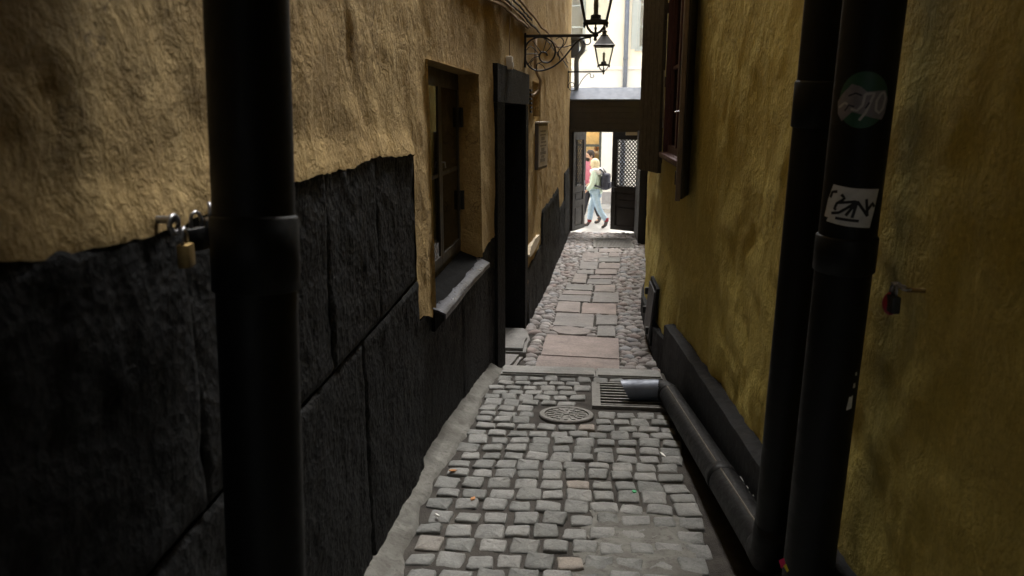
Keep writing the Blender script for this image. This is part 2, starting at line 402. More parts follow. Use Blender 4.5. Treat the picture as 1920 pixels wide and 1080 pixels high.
# upper lane bed
def lane_sheet(name, y0, y1, zf, xl, xr, st, mat, parent=None, amp=.008):
    ys = spaced(y0, y1, lambda y: st); m = MB(); n = 34; fs = []
    for Y in ys:
        a, b = xl(Y), xr(Y)
        for j in range(n + 1):
            X = a + (b - a) * j / n; m.v.append((X, Y, zf(Y) + fbm((X * 7, Y * 7, 3), 3) * amp))
    for i in range(len(ys) - 1):
        for j in range(n): fs.append((i * (n + 1) + j, i * (n + 1) + j + 1, (i + 1) * (n + 1) + j + 1, (i + 1) * (n + 1) + j))
    m.f = fs
    return m.build(name, mat, parent, smooth=True)
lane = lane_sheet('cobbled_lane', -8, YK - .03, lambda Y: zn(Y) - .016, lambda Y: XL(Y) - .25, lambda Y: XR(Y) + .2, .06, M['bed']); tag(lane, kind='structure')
low = lane_sheet('lower_lane', YK - .02, YG + .25, lambda Y: zl(Y) - .02, lambda Y: XL(Y) - .3, lambda Y: XR(Y) + .25, .07, M['bed']); tag(low, kind='structure')
m = MB(); m.box((-40, YG + .22, street_z - .4), (40, 60, street_z - .008)); tag(m.build('street', M['pavement']), kind='structure')
m = MB(); m.box((-40, -60, -3.6), (40, 60, -3.3)); tag(m.build('ground', M['bed']), kind='structure')

# granite setts of the upper lane
def sett_mesh(seed, lx, ly, h=.05):
    rnd = random.Random(seed); cr = .011; P = []
    for sx, sy, a0 in ((1, 1, 0), (-1, 1, 90), (-1, -1, 180), (1, -1, 270)):       # rounded, slightly crooked rectangle
        ox, oy = rnd.uniform(-.009, .006), rnd.uniform(-.009, .006); c_ = cr * rnd.uniform(.5, 1.4)
        for k in (0, 45, 90):
            an = R(a0 + k); P.append((sx * (lx / 2 - c_ + ox) + c_ * math.cos(an), sy * (ly / 2 - c_ + oy) + c_ * math.sin(an)))
        P.append(None)
    n = len(P)
    for i in range(n):
        if P[i] is None:
            a, b = P[i - 1], P[(i + 1) % n]; t = rnd.uniform(.35, .65); P[i] = (a[0] + (b[0] - a[0]) * t + rnd.uniform(-.005, .004), a[1] + (b[1] - a[1]) * t + rnd.uniform(-.005, .004))
    jz = [rnd.uniform(-.0025, .0025) for _ in P]; tx, ty = rnd.uniform(-.03, .03), rnd.uniform(-.03, .03)
    def ring(inset, z, j): return [(x * (1 - 2 * inset / lx), y * (1 - 2 * inset / ly), z + (jz[i] + x * tx + y * ty) * j) for i, (x, y) in enumerate(P)]
    m = MB(); rs = [ring(-.003, -h, 0), ring(0, -.010, 1), ring(.0025, -.003, 1), ring(.007, .0005, 1), ring(.030, .0022, .8)]
    vs = [p for q in rs for p in q] + [(0, 0, .0035)]
    fs = [(k * n + i, k * n + (i + 1) % n, (k + 1) * n + (i + 1) % n, (k + 1) * n + i) for k in range(4) for i in range(n)]
    fs += [(4 * n + i, 4 * n + (i + 1) % n, 5 * n) for i in range(n)]
    me = m.add(vs, fs).mesh('sett', True); me.materials.append(M['sett']); return me
setts = [sett_mesh(i, .121 + .005 * (i % 3), .104 + .006 * (i % 3)) for i in range(22)]
mc = on_near(1062, 777)                                           # manhole centre
dr0 = on_near(1113, 763); dr1 = on_near(1243, 722)                # drain corners
def sett_free(X, Y):
    if (X - mc[0]) ** 2 + (Y - mc[1]) ** 2 < .235 ** 2: return False
    if dr0[0] - .07 < X < dr1[0] + .12 and dr0[1] - .05 < Y < dr1[1] + .045: return False
    return True
def skirt_edge(Y): return XL(Y) + .115 + .02 * math.sin(Y * 3.1)
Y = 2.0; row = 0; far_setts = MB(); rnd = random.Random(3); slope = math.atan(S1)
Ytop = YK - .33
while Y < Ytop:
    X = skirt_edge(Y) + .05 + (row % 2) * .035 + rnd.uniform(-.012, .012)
    while X < float(np.interp(Y, [2.4, 6], [.49, .60])):  # setts stop short; bare dark bed stands in for shade beside the pipe
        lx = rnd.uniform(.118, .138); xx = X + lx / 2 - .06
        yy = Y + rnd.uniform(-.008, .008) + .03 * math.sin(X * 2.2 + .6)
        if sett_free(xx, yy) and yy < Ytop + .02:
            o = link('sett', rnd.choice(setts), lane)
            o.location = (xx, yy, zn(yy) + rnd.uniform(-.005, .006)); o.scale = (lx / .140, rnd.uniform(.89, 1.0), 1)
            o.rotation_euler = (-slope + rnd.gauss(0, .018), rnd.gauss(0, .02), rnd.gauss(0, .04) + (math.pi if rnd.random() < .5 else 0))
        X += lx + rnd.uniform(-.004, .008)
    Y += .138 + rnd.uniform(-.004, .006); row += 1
far = MB(); Y = -6
while Y < 1.93:
    X = XL(Y) + .15 + rnd.uniform(0, .06)
    while X < .74:
        me = rnd.choice(setts); a = rnd.gauss(0, .05); c, s_ = math.cos(a), math.sin(a)
        far.add([(X + v.co.x * c - v.co.y * s_, Y + v.co.x * s_ + v.co.y * c, zn(Y) + v.co.z - S1 * v.co.y) for v in me.vertices], [tuple(p.vertices) for p in me.polygons]); X += .145
    Y += .152
tag(far.build('setts_behind', M['sett'], lane), kind='stuff')
# mortar skirting along the foot of the left wall
ys = spaced(-6, YK - .12, lambda y: .05); m = MB(); n = 8
for Y in ys:
    a, b = XL(Y) - .05, skirt_edge(Y) + .025 * fbm((Y * 5, 2, 1), 3)
    for j in range(n + 1):
        t = j / n; X = a + (b - a) * t; hh = .075 * (1 - t) ** 1.6 + .004
        if j == n: hh = -.03
        m.v.append((X, Y, zn(Y) + hh + .018 * fbm((X * 9, Y * 8, 5), 4)))
m.f = [(i * (n + 1) + j, i * (n + 1) + j + 1, (i + 1) * (n + 1) + j + 1, (i + 1) * (n + 1) + j) for i in range(len(ys) - 1) for j in range(n)]
m.build('mortar_skirting', M['mortar'], lane, smooth=True)
# smeared cement over some setts at the right
m = MB(); nx, ny = 30, 34; c0 = on_near(1215, 1030)
for i in range(ny + 1):
    for j in range(nx + 1):
        X = c0[0] - .42 + .62 * j / nx; Y = c0[1] - .75 + 1.15 * i / ny
        d = math.hypot((X - c0[0] - .02) / .27, (Y - c0[1] + .1) / .5) + fbm((X * 5, Y * 5, 2), 3) * .5
        m.v.append((X, Y, zn(Y) + (-.001 + .007 * fbm((X * 9, Y * 9, 7), 3) - .03 * max(0, d - .75))))
m.f = [(i * (nx + 1) + j, i * (nx + 1) + j + 1, (i + 1) * (nx + 1) + j + 1, (i + 1) * (nx + 1) + j) for i in range(ny) for j in range(nx)]
m.build('cement_patch', M['mortar'], lane, smooth=True)
# granite kerb closing the upper lane
def slab(poly, zf, h=.06, bev=.008, jit=0.0, seed=0):
    bm = bmesh.new(); rr = random.Random(seed)
    q = []
    for i in range(len(poly)):                                    # break the edges up a little
        a, b = np.array(poly[i]), np.array(poly[(i + 1) % len(poly)]); L = np.linalg.norm(b - a); k = max(1, int(L / .09))
        for t in range(k):
            p = a + (b - a) * t / k
            q.append(p + (np.array([rr.uniform(-1, 1), rr.uniform(-1, 1)]) * jit))
    vs = [bm.verts.new((p[0], p[1], zf(p[1]))) for p in q]; f = bm.faces.new(vs)
    if f.normal.z < 0: f.normal_flip()
    f.normal_update()
    if f.normal.z < 0: bmesh.ops.reverse_faces(bm, faces=[f])
    ex = bmesh.ops.extrude_face_region(bm, geom=[f]); bmesh.ops.translate(bm, verts=[v for v in ex['geom'] if isinstance(v, bmesh.types.BMVert)], vec=(0, 0, -h))
    bmesh.ops.recalc_face_normals(bm, faces=bm.faces)
    top = [e for e in bm.edges if all(abs(v.co.z - zf(v.co.y)) < 1e-4 for v in e.verts)]
    bmesh.ops.bevel(bm, geom=top, offset=bev, segments=2, affect='EDGES')
    me = bpy.data.meshes.new('slab'); bm.to_mesh(me); bm.free(); me.polygons.foreach_set('use_smooth', [True] * len(me.polygons)); me.set_sharp_from_angle(angle=R(40)); return me
kerb = empty('kerb', (0, 0, 0)); tag(kerb, kind='structure')
xs = [XL(YK) + .06, .10, XR(YK) - .12]
for i, (a, b) in enumerate(zip(xs[:-1], xs[1:])):
    link('kerb_stone', slab([(a + .004, YK - .27), (b - .004, YK - .27), (b - .004, YK), (a + .004, YK)], lambda Y: zn(Y) + .012, .22, .014, .003, i), kerb, M['granite'])

# lower lane: flagstones traced on the ground plane
FL = [((245,885),(800,915),(805,1012),(215,985)), ((300,740),(797,770),(800,910),(262,882)), ((345,690),(470,690),(620,718),(590,745),(480,752),(380,740),(332,712)),
 ((370,595),(628,605),(620,698),(345,685)), ((640,612),(785,615),(782,682),(637,682)), ((648,685),(768,688),(770,758),(645,757)),
 ((545,530),(778,535),(777,608),(537,602)), ((385,520),(538,525),(530,600),(360,590)), ((395,475),(608,480),(603,525),(375,515)),
 ((625,460),(793,463),(795,532),(612,528)), ((420,445),(615,450),(608,478),(405,472)), ((440,402),(622,408),(617,448),(430,440)),
 ((632,410),(770,410),(768,460),(627,458)), ((495,335),(583,340),(570,402),(475,398)), ((585,370),(748,370),(745,408),(575,403)),
 ((595,345),(748,345),(748,367),(590,367)), ((515,310),(630,312),(622,342),(505,335)), ((635,305),(783,308),(780,343),(628,340)),
 ((535,253),(655,256),(648,308),(525,305)), ((657,262),(803,262),(800,303),(655,300)), ((660,227),(803,225),(803,258),(658,258)),
 ((548,192),(725,192),(715,225),(655,228),(650,252),(540,250)), ((725,195),(798,197),(796,223),(720,223)), ((580,165),(655,165),(652,188),(575,186)), ((660,163),(800,165),(830,190),(655,190))]
slab_px = []
flag_polys = []
for i, q in enumerate(FL):
    pts = [on_low(940 + a / 3.6, 420 + b / 3.6)[:2] for a, b in q]
    c = np.mean(pts, axis=0); pts = [c + (p - c) * (1 - .009 / max(.1, np.linalg.norm(p - c))) for p in pts]
    dz = random.uniform(-.006, .006)
    o = link('flagstone', slab(pts, lambda Y, d=dz: zl(Y) + .004 + d, .06, .007, .004, i), low, M['flag_pink' if i in (0, 1, 6) else 'flag'])
    flag_polys.append([np.array(p) for p in pts])
def inside(p, poly, grow=0.0):
    c = sum(poly) / len(poly); n = len(poly); ok = True; sgn = 0
    for i in range(n):
        a, b = poly[i], poly[(i + 1) % n]; e = b - a; d = (e[0] * (p[1] - a[1]) - e[1] * (p[0] - a[0])) / np.linalg.norm(e)
        dc = (e[0] * (c[1] - a[1]) - e[1] * (c[0] - a[0]))
        if d * (1 if dc > 0 else -1) < -grow: return False
    return True
def path_edges(Y):
    """left and right limit of the flagged strip at Y"""
    l = np.interp(Y, [6.4, 7, 8, 9.5, 11, 13, 15, 17], [-.43, -.41, -.33, -.25, -.17, -.04, .06, .12])
    r_ = np.interp(Y, [6.4, 9, 10, 11, 12.5, 15, 17], [.32, .42, .44, .46, .58, .72, .85]); return l, r_
gq = [on_low(940 + a / 3.6, 420 + b / 3.6) for a, b in ((650, 97), (890, 97), (850, 160), (612, 158))]
# iron floor grate before the gate
grate = empty('floor_grate', tuple(np.mean(gq, axis=0)))
tag(grate, 'dark ribbed iron mat grate set into the cobbles before the gate', 'grate')
g0 = grate.location; gx0, gx1 = gq[3][0] + .03, gq[1][0] - .06; gy0, gy1 = gq[3][1], gq[0][1]
m = MB()
for a, b in (((gx0, gy0), (gx1, gy0 + .04)), ((gx0, gy1 - .04), (gx1, gy1)), ((gx0, gy0), (gx0 + .03, gy1)), ((gx1 - .03, gy0), (gx1, gy1))):
    m.box((a[0] - g0.x, a[1] - g0.y, -.03), (b[0] - g0.x, b[1] - g0.y, .012))
o = m.build('frame', M['castiron'], grate); o.rotation_euler.x = -math.atan(S2)
nb = 26
for i in range(nb):
    x = gx0 + .03 + (gx1 - gx0 - .06) * (i + .5) / nb
    o = MB().box((x - .007 - g0.x, gy0 + .03 - g0.y, -.025), (x + .007 - g0.x, gy1 - .03 - g0.y, .008)).build('bar', M['castiron'], grate); o.rotation_euler.x = -math.atan(S2)

# river cobbles
def river_mesh(seed):
    rr = random.Random(seed); m = MB(); n, k = 9, 4; vs = []
    ph = [rr.uniform(.86, 1.12) for _ in range(n)]
    for i in range(k):
        t = [(1.0, -.35), (.98, .0), (.80, .30), (.42, .46)][i]
        for j in range(n):
            a = 2 * math.pi * j / n; vs.append((math.cos(a) * .5 * t[0] * ph[j], math.sin(a) * .5 * t[0] * ph[(j + 3) % n], t[1] * rr.uniform(.9, 1.1)))
    vs.append((0, 0, .5)); fs = [(i * n + j, i * n + (j + 1) % n, (i + 1) * n + (j + 1) % n, (i + 1) * n + j) for i in range(k - 1) for j in range(n)]
    fs += [((k - 1) * n + j, (k - 1) * n + (j + 1) % n, k * n) for j in range(n)]
    me = m.add(vs, fs).mesh('river_cobble', True); me.materials.append(M['river']); return me
rivers = [river_mesh(i) for i in range(12)]
rr = random.Random(11); cand = []
flag_bb = [(min(p[0] for p in q), max(p[0] for p in q), min(p[1] for p in q), max(p[1] for p in q)) for q in flag_polys]
cell = {}
def try_place(X, Y, r_):
    ci, cj = int(X / .2), int(Y / .2)
    for a in (-1, 0, 1):
        for b in (-1, 0, 1):
            for (x2, y2, r2) in cell.get((ci + a, cj + b), ()):
                if math.hypot(X - x2, (Y - y2) * 1.12) < (r_ + r2) * .93: return False
    cell.setdefault((ci, cj), []).append((X, Y, r_)); return True
for size in (.066, .056, .047, .039, .031, .024):
    for _ in range(16000):
        Y = rr.uniform(YK + .03, YG + .12); l, r_ = path_edges(Y); a, b = XL(Y) + .02, XR(Y) - .01 + (batter(Y, zl(Y)))
        X = rr.uniform(a, b); s_ = size * rr.uniform(.85, 1.12)
        if X + s_ > b + .05 or X - s_ < a - .05: continue
        if 6.3 < Y < 7.78 and X < -.50 - s_ * .3: continue                      # door step
        if gx0 - s_ < X < gx1 + s_ and gy0 - s_ < Y < gy1 + s_: continue
        p = (X, Y)
        if any(bb[0] - .09 < X < bb[1] + .09 and bb[2] - .09 < Y < bb[3] + .09 and inside(p, q, s_ * .72) for q, bb in zip(flag_polys, flag_bb)): continue
        if try_place(X, Y, s_): cand.append((X, Y, s_))
cand.sort(key=lambda c: -c[2] / (c[1] ** 1.5))
rest = MB()
for i, (X, Y, s_) in enumerate(cand):
    me = rr.choice(rivers); az = rr.gauss(0, .35); el = rr.uniform(1.0, 1.3); hgt = s_ * rr.uniform(.55, .8)
    sc = (s_ * 2 * el, s_ * 2 / el * 1.05, hgt * 1.5); z = zl(Y) - .022 + rr.uniform(-.006, .008)
    if i < 300:
        o = link('river_cobble', me, low); o.location = (X, Y, z); o.scale = sc; o.rotation_euler = (rr.gauss(-.03, .08), rr.gauss(0, .08), az)
    else:
        c, sn = math.cos(az), math.sin(az)
        rest.add([(X + v.co.x * sc[0] * c - v.co.y * sc[1] * sn, Y + v.co.x * sc[0] * sn + v.co.y * sc[1] * c, z + v.co.z * sc[2]) for v in me.vertices], [tuple(p.vertices) for p in me.polygons])
def mat_river_many():
    k = NT('river_stones_far'); oi = k.n('ShaderNodeNewGeometry').outputs['Random Per Island']
    col = k.ramp(oi, [(0, (.19, .17, .16)), (.25, (.26, .235, .222)), (.5, (.31, .297, .285)), (.7, (.27, .215, .195)), (.85, (.235, .245, .258)), (1, (.40, .37, .345))])
    g = k.noise(40, 5, .6); col = k.mix(.7, col, k.ramp(g, [(.3, v3(.65)), (.7, v3(1.15))]), 'MULTIPLY')
    return k.out(col, .72, k.bump(g, .5, .008))
tag(rest.build('small_cobbles', mat_river_many(), low, smooth=True), kind='stuff')

# ================================================================== LEFT BUILDING
left = empty('ochre_building', (-.9, 6, zfloor(6)))
tag(left, 'ochre plastered building with black stone base along the left side of the alley', 'building')
left.location = (0, 0, 0)
wtl = (4.13, .285); WY0, WY1, WZ0, WZ1 = 4.13, 5.72, -1.02, .285      # window opening
dj = onL(943, 690); DY0 = 6.30; DY1 = 8.15
DZ1 = .10; DSZ = .40                                                   # top of door opening, of surround
NY0, NY1, NZ0, NZ1 = 8.75, 9.55, -.02, .36                             # little niche
def XLz(Y, z): return XL(Y) - .006 * max(0, z + .2)
_de = [onL(x, y, .01) for x, y in ((0, 500), (100, 492), (160, 468), (300, 432), (390, 406), (550, 342), (620, 324), (700, 299), (735, 291), (772, 292))]
_dy, _dz = [p[1] for p in _de], [p[2] for p in _de]
def dado_edge(Y):                                                      # lower limit of the plaster
    if Y < 3.75: return float(np.interp(Y, _dy, _dz)) + .006 * math.sin(Y * 9)
    if Y < 4.13: return -1.09 + .05 * math.sin(Y * 7)
    if Y < 5.75: return -1.08
    if Y < 6.32: return -1.05 + .12 * (Y - 5.75)
    return -9
ysL = spaced(-6, 17.3, lambda y: .028 if .6 < y < 6.4 else (.05 if 6.4 <= y < 11 else .12), (3.75, WY0, WY1, DY0, DY1, NY0, NY1))
zsL = spaced(-2.9, 3.2, lambda z: .03, (WZ0, WZ1, DSZ, NZ0, NZ1)) + [3.6, 4.2, 5, 6, 7.2, 8.5, 10]
def holeL(y, z):
    if WY0 < y < WY1 and z < WZ1: return True
    if DY0 < y < DY1 and z < DSZ: return True
    if NY0 < y < NY1 and NZ0 < z < NZ1: return True
    if y < 6.32 and z < dado_edge(y) - .012: return True
    return False
def relL(Y, z):
    d = relief(Y, z, 2.0, 1.25 if Y < 4 else 1.0)
    if Y < 3.75:                                                       # plaster swells out just above the stone base
        e = dado_edge(Y); t = z - e
        d += .018 * math.exp(-(max(0, t) / .07) ** 2)
    return d
wall_mesh('plaster_wall', XLz, ysL, zsL, holeL, relL, M['ochre_left'], left, lambda Y: (dado_edge(Y) + .012 * fbm((Y * 11, 6, 1), 3)) if Y < 6.32 and not WY0 < Y < WY1 else -99)
# core, end wall and roof of the building so that no light leaks through the openings
MB().box((-7, -6.2, -3.2), (-1.42, 17.3, 9.9)).build('inner_wall', M['hole'], left)
MB().box((-7, 17.28, -3.2), (XL(17.3) - .01, 17.45, 10.0)).build('street_front', M['cream'], left)
MB().box((-7.2, -6.4, 10.0), (-.30, 17.7, 10.25)).build('roof', M['roofing'], left)
MB().box((-7, -6.3, -3.2), (-.76, -6.0, 10)).build('rear_wall', M['cream'], left)
# stone blocks of the black base
def stone_block(Y0, Y1, z0, z1, seed, proud=.012, amp=1.0, parent=None, name='base_stone', step=.017, Xf=XLz):
    ys = spaced(Y0 + .004, Y1 - .004, lambda y: step); a = lambda Y: (z0(Y) if callable(z0) else z0); b = lambda Y: (z1(Y) if callable(z1) else z1)
    nz = max(3, int((b((Y0 + Y1) / 2) - a((Y0 + Y1) / 2)) / step)); m = MB()
    for Y in ys:
        lo, hi = a(Y) + .004, b(Y) - .004
        for j in range(nz + 1):
            z = lo + (hi - lo) * j / nz
            e = min(Y - Y0, Y1 - Y, z - a(Y), b(Y) - z); ed = 1 - math.exp(-(max(e, 0) / .006) ** 1.2)
            rg = fbm((seed * 3.1, Y * 5, z * 5), 4) * .007 + fbm((seed * 3.1 + 7, Y * 18, z * 14), 3) * .0045 + fbm((seed, Y * 1.3, z * 1.3), 2) * .008
            m.v.append((Xf(Y, z) - .006 + (.006 + proud + rg * amp) * ed, Y, z))
    n = nz + 1
    m.f = [(i * n + j, (i + 1) * n + j, (i + 1) * n + j + 1, i * n + j + 1) for i in range(len(ys) - 1) for j in range(nz)]
    return m.build(name, M['black_stone'], parent, smooth=True)
j1 = lambda Y: -.82 + .02 * math.sin(Y * 1.7); j2 = lambda Y: -1.36 - .05 * (Y - 2); base = lambda Y: zn(Y) - .03
top1 = lambda Y: dado_edge(Y) + .012 + .010 * fbm((Y * 7, 4, 4), 4)
rows = [(top1, j1, [-6, -4.4, -3.1, -1.8, -.6, .55, 1.40, 2.35, 3.01, 3.755]), (j1, base, [-6, -4, -2.2, -.4, 1.0, 1.62, 2.72, 3.77])]
sd_ = 0
for t, b_, cuts in rows:
    for a, b in zip(cuts[:-1], cuts[1:]):
        sd_ += 1; stone_block(a, b, b_, t, sd_, proud=.008 + random.uniform(-.004, .004) + (.006 if t is j1 else 0), parent=left)
top2 = lambda Y: (-1.06 if Y < 4.13 else -1.10 if Y < 5.75 else dado_edge(Y) + .01)
jj = lambda Y: -1.58
for t, b_, cuts in ((top2, base, [3.785, 5.1, DY0 - .02]),):
    for a, b in zip(cuts[:-1], cuts[1:]):
        sd_ += 1; stone_block(a, b, b_, t, sd_, proud=-.008 + random.uniform(-.004, .006), amp=.6, parent=left)
MB().box((-1.3, -6, -3.2), (-.93, DY0, -1.12)).build('foundation', M['black_stone'], left)
# plaster reveals of the window
def quad(a, b, c, d): return MB().add([a, b, c, d], [(0, 1, 2, 3)])
REC = .115
m = MB()
for (ya, yb) in ((WY0, WY0), (WY1, WY1)):
    m.add([(XL(ya) + .02, ya, WZ0 - .04), (XL(ya) - REC - .06, ya, WZ0 - .04), (XL(ya) - REC - .06, ya, WZ1), (XL(ya) + .004, ya, WZ1)], [(0, 1, 2, 3)])
m.add([(XL(WY0) + .004, WY0, WZ1), (XL(WY0) - REC - .06, WY0, WZ1), (XL(WY1) - REC - .06, WY1, WZ1), (XL(WY1) + .004, WY1, WZ1)], [(0, 1, 2, 3)])
m.build('window_reveal', M['ochre_left'], left)
# window
XW = XL(4.9) - REC
def bar(parent, name, y0, y1, z0, z1, x0, x1, mat, bev=.004): return MB().box((x0, y0, z0), (x1, y1, z1), bev).build(name, mat, parent, auto=40)
win = MB()
win.box((XW - .06, WY0 + .002, WZ0 - .02), (XW, WY0 + .055, WZ1 - .002)).box((XW - .06, WY1 - .055, WZ0 - .02), (XW, WY1 - .002, WZ1 - .002)).box((XW - .06, WY0 + .055, WZ1 - .06), (XW, WY1 - .055, WZ1 - .002)).box((XW - .06, WY0 + .055, WZ0 - .02), (XW, WY1 - .055, WZ0 + .05))
win = win.build('window', M['wood_dark'], left)
ym = 4.93
for (a, b) in ((WY0 + .058, ym - .003), (ym + .003, WY1 - .058)):
    z0, z1 = WZ0 + .052, WZ1 - .062; s_ = .05; zm = -.38
    c = MB(); x0, x1 = XW - .05, XW + .012
    c.box((x0, a, z0), (x1, a + s_, z1)).box((x0, b - s_, z0), (x1, b, z1)).box((x0, a + s_, z1 - s_), (x1, b - s_, z1)).box((x0, a + s_, z0), (x1, b - s_, z0 + s_ * 1.3)).box((x0 + .015, a + s_, zm - .014), (x1 - .008, b - s_, zm + .014))
    c.build('casement', M['wood_dark'], win)
    for (za, zb) in ((z0 + s_ * 1.3, zm - .014), (zm + .014, z1 - s_)):
        MB().box((XW + .001, a + s_ - .004, za - .004), (XW + .005, b - s_ + .004, zb + .004)).build('pane', M['glass_dark'], win)
for z in (-.62, -.02):
    MB().tube([(XW + .03, WY1 - .052, z - .07), (XW + .03, WY1 - .052, z + .07)], .014, 10).box((XW + .002, WY1 - .1, z - .07), (XW + .016, WY1 - .04, z + .07)).build('hinge', M['black_wood'], win)
MB().tube([(XW + .012, ym + .02, -.30), (XW + .035, ym + .02, -.30), (XW + .04, ym + .015, -.335)], .005, 8).build('handle', M['steel'], win)
# curtain strips seen through the panes
for k_, (a, b) in enumerate(((WY0 + .1, WY0 + .33), (ym + .02, ym + .3), (WY1 - .33, WY1 - .12))):
    m = MB(); n = 18
    for i in range(n + 1):
        Y = a + (b - a) * i / n
        for z in (WZ0 + .08, WZ1 - .06): m.v.append((XW - .06 - .015 * math.sin(i * 1.5), Y, z))
    m.f = [(2 * i, 2 * i + 2, 2 * i + 3, 2 * i + 1) for i in range(n)]
    m.build('curtain', M['curtain'], win, smooth=True)
# sloped black ledge and metal sill
m = MB(); x0 = XW - .01
m.add([(x0, WY0, WZ0 + .01), (x0, WY1, WZ0 + .01), (XL(WY1) + .01, WY1, -1.075), (XL(WY0) + .01, WY0, -1.075), (x0, WY0, -1.2), (x0, WY1, -1.2), (XL(WY1) + .01, WY1, -1.2), (XL(WY0) + .01, WY0, -1.2)],
      [(0, 1, 2, 3), (4, 7, 6, 5), (0, 4, 5, 1), (3, 2, 6, 7), (0, 3, 7, 4), (1, 5, 6, 2)])
m.build('window_ledge', M['ledge'], left)
m = MB(); n = 26; prof = [(-.035, -1.062), (.0, -1.068), (.04, -1.083), (.068, -1.095), (.074, -1.10), (.074, -1.13), (.066, -1.13), (.066, -1.104), (.0, -1.08), (-.035, -1.074)]
for i in range(n + 1):
    Y = WY0 - .0 + (WY1 - .0 - WY0) * i / n
    for q, (dx, z) in enumerate(prof): m.v.append((XL(Y) + dx + .004 * fbm((Y * 3, q * .3, 1), 2), Y, z + .006 * fbm((Y * 4, dx * 9, 2), 2)))
k_ = len(prof)
m.f = [(i * k_ + j, i * k_ + (j + 1) % k_, (i + 1) * k_ + (j + 1) % k_, (i + 1) * k_ + j) for i in range(n) for j in range(k_)] + [tuple(range(k_)), tuple(n * k_ + j for j in range(k_ - 1, -1, -1))]
m.build('window_sill', M['sill_metal'], left, auto=35)
# door with black stone surround
def XLd(Y, z): return XL(Y)
def dressed(name, a, b, z0, z1, out):
    m = MB(); c = .006
    pl = [(XL(a) - .44, a), (XL(b) - .44, b), (XL(b) + out - c, b), (XL(b) + out, b - c), (XL(a) + out, a + c), (XL(a) + out - c, a)]
    m.prism([(x, y, z0) for x, y in pl], (0, 0, z1 - z0)); return m.build(name, M['black_stone'], left)
dressed('door_jamb', DY0 - .02, DY0 + .20, zl(DY0) - .05, DZ1 - .004, .022)
dressed('door_jamb', DY1 - .20, DY1 + .02, zl(DY1) - .05, DZ1 - .004, .022)
dressed('door_lintel', DY0 - .025, DY1 + .025, DZ1, DSZ, .028)
door = MB().box((XL(7.2) - .36, DY0 + .18, zl(7.2) + .1), (XL(7.2) - .30, DY1 - .18, DZ1 + .02)).build('door', M['black_wood'], left)
for (a, b, c, d) in ((DY0 + .28, 7.17, -1.85, -1.1), (7.27, DY1 - .28, -1.85, -1.1), (DY0 + .28, 7.17, -1.0, -.1), (7.27, DY1 - .28, -1.0, -.1)):
    MB().box((XL(7.2) - .302, a, c), (XL(7.2) - .285, b, d), .008).build('panel', M['black_wood'], door)
MB().tube([(XL(7.2) - .3, DY0 + .26, -1.1), (XL(7.2) - .24, DY0 + .26, -1.1), (XL(7.2) - .24, DY0 + .38, -1.1)], .011, 8).build('handle', M['steel'], door)
stp = empty('door_step', (-.6, 7.1, zl(7.1))); tag(stp, 'worn grey stone doorstep in front of the black door', 'step'); stp.location = (0, 0, 0)
link('step_stone', slab([(-1.0, 6.88), (-.55, 6.88), (-.545, 7.35), (-.60, 7.72), (-1.0, 7.72)], lambda Y: zl(Y) + .075, .2, .03, .006, 5), stp, M['step'])
link('step_stone', slab([(-1.0, 6.36), (-.64, 6.36), (-.57, 6.86), (-1.0, 6.86)], lambda Y: zl(Y) + .035, .2, .03, .006, 6), stp, M['step'])
# painted black base beyond the door
def dtop(Y):
    a, b, c, d = onL(990, 503), onL(1014, 455), onL(1015.5, 395), onL(1047, 350)
    e, f_ = onL(1048.5, 392), onL(1057, 375)
    if Y < b[1]: return float(np.interp(Y, [a[1], b[1]], [a[2], b[2]]))
    if Y < d[1]: return float(np.interp(Y, [c[1], d[1]], [c[2], d[2]]))
    if Y < f_[1]: return float(np.interp(Y, [e[1], f_[1]], [e[2], f_[2]]))
    return d[2] + .1
ys = spaced(DY1 + .02, 17.25, lambda y: .06); nz = 30; m = MB()
for Y in ys:
    hi = dtop(Y) + .03 * fbm((Y * 3, 1, 1), 3); lo = zl(Y) - .06
    for j in range(nz + 1):
        z = lo + (hi - lo) * j / nz
        m.v.append((XLz(Y, z) + relL(Y, z) + (.022 + .012 * fbm((Y * 6, z * 6, 4), 3) + .04 * max(0, .35 - (z - lo))) * (1 if j < nz else .2), Y, z))
m.f = [(i * (nz + 1) + j, (i + 1) * (nz + 1) + j, (i + 1) * (nz + 1) + j + 1, i * (nz + 1) + j + 1) for i in range(len(ys) - 1) for j in range(nz)]
m.build('painted_base', M['black_stone'], left, smooth=True)
# bare patch of plaster beyond the door
pc = [onL(x, y, .03) for x, y in ((993, 478), (996, 462), (1004, 448), (1012, 440), (1013, 446), (1006, 464), (998, 478), (994, 482))]
MB().prism(pc, (-.06, 0, 0)).build('bare_patch', M['rag_patch'], left)
# niche with ventilation slots
m = MB(); nb = .14; xa = lambda Y: XL(Y) + .01
for Y in (NY0, NY1): m.add([(xa(Y), Y, NZ0), (xa(Y) - nb, Y, NZ0), (xa(Y) - nb, Y, NZ1), (xa(Y), Y, NZ1)], [(0, 1, 2, 3)])
m.add([(xa(NY0) - nb, NY0, NZ0), (xa(NY1) - nb, NY1, NZ0), (xa(NY1) - nb, NY1, NZ1), (xa(NY0) - nb, NY0, NZ1)], [(0, 1, 2, 3)])
for z in (NZ0, NZ1): m.add([(xa(NY0), NY0, z), (xa(NY1), NY1, z), (xa(NY1) - nb, NY1, z), (xa(NY0) - nb, NY0, z)], [(0, 1, 2, 3)])
m.build('niche', M['ochre_left'], left)
for i in range(6):
    z = .02 + i * .045; MB().box((XL(8.6) - .02, 8.42, z), (XL(8.6) + .012, 8.62, z + .022)).build('vent_slot', M['hole'], left)

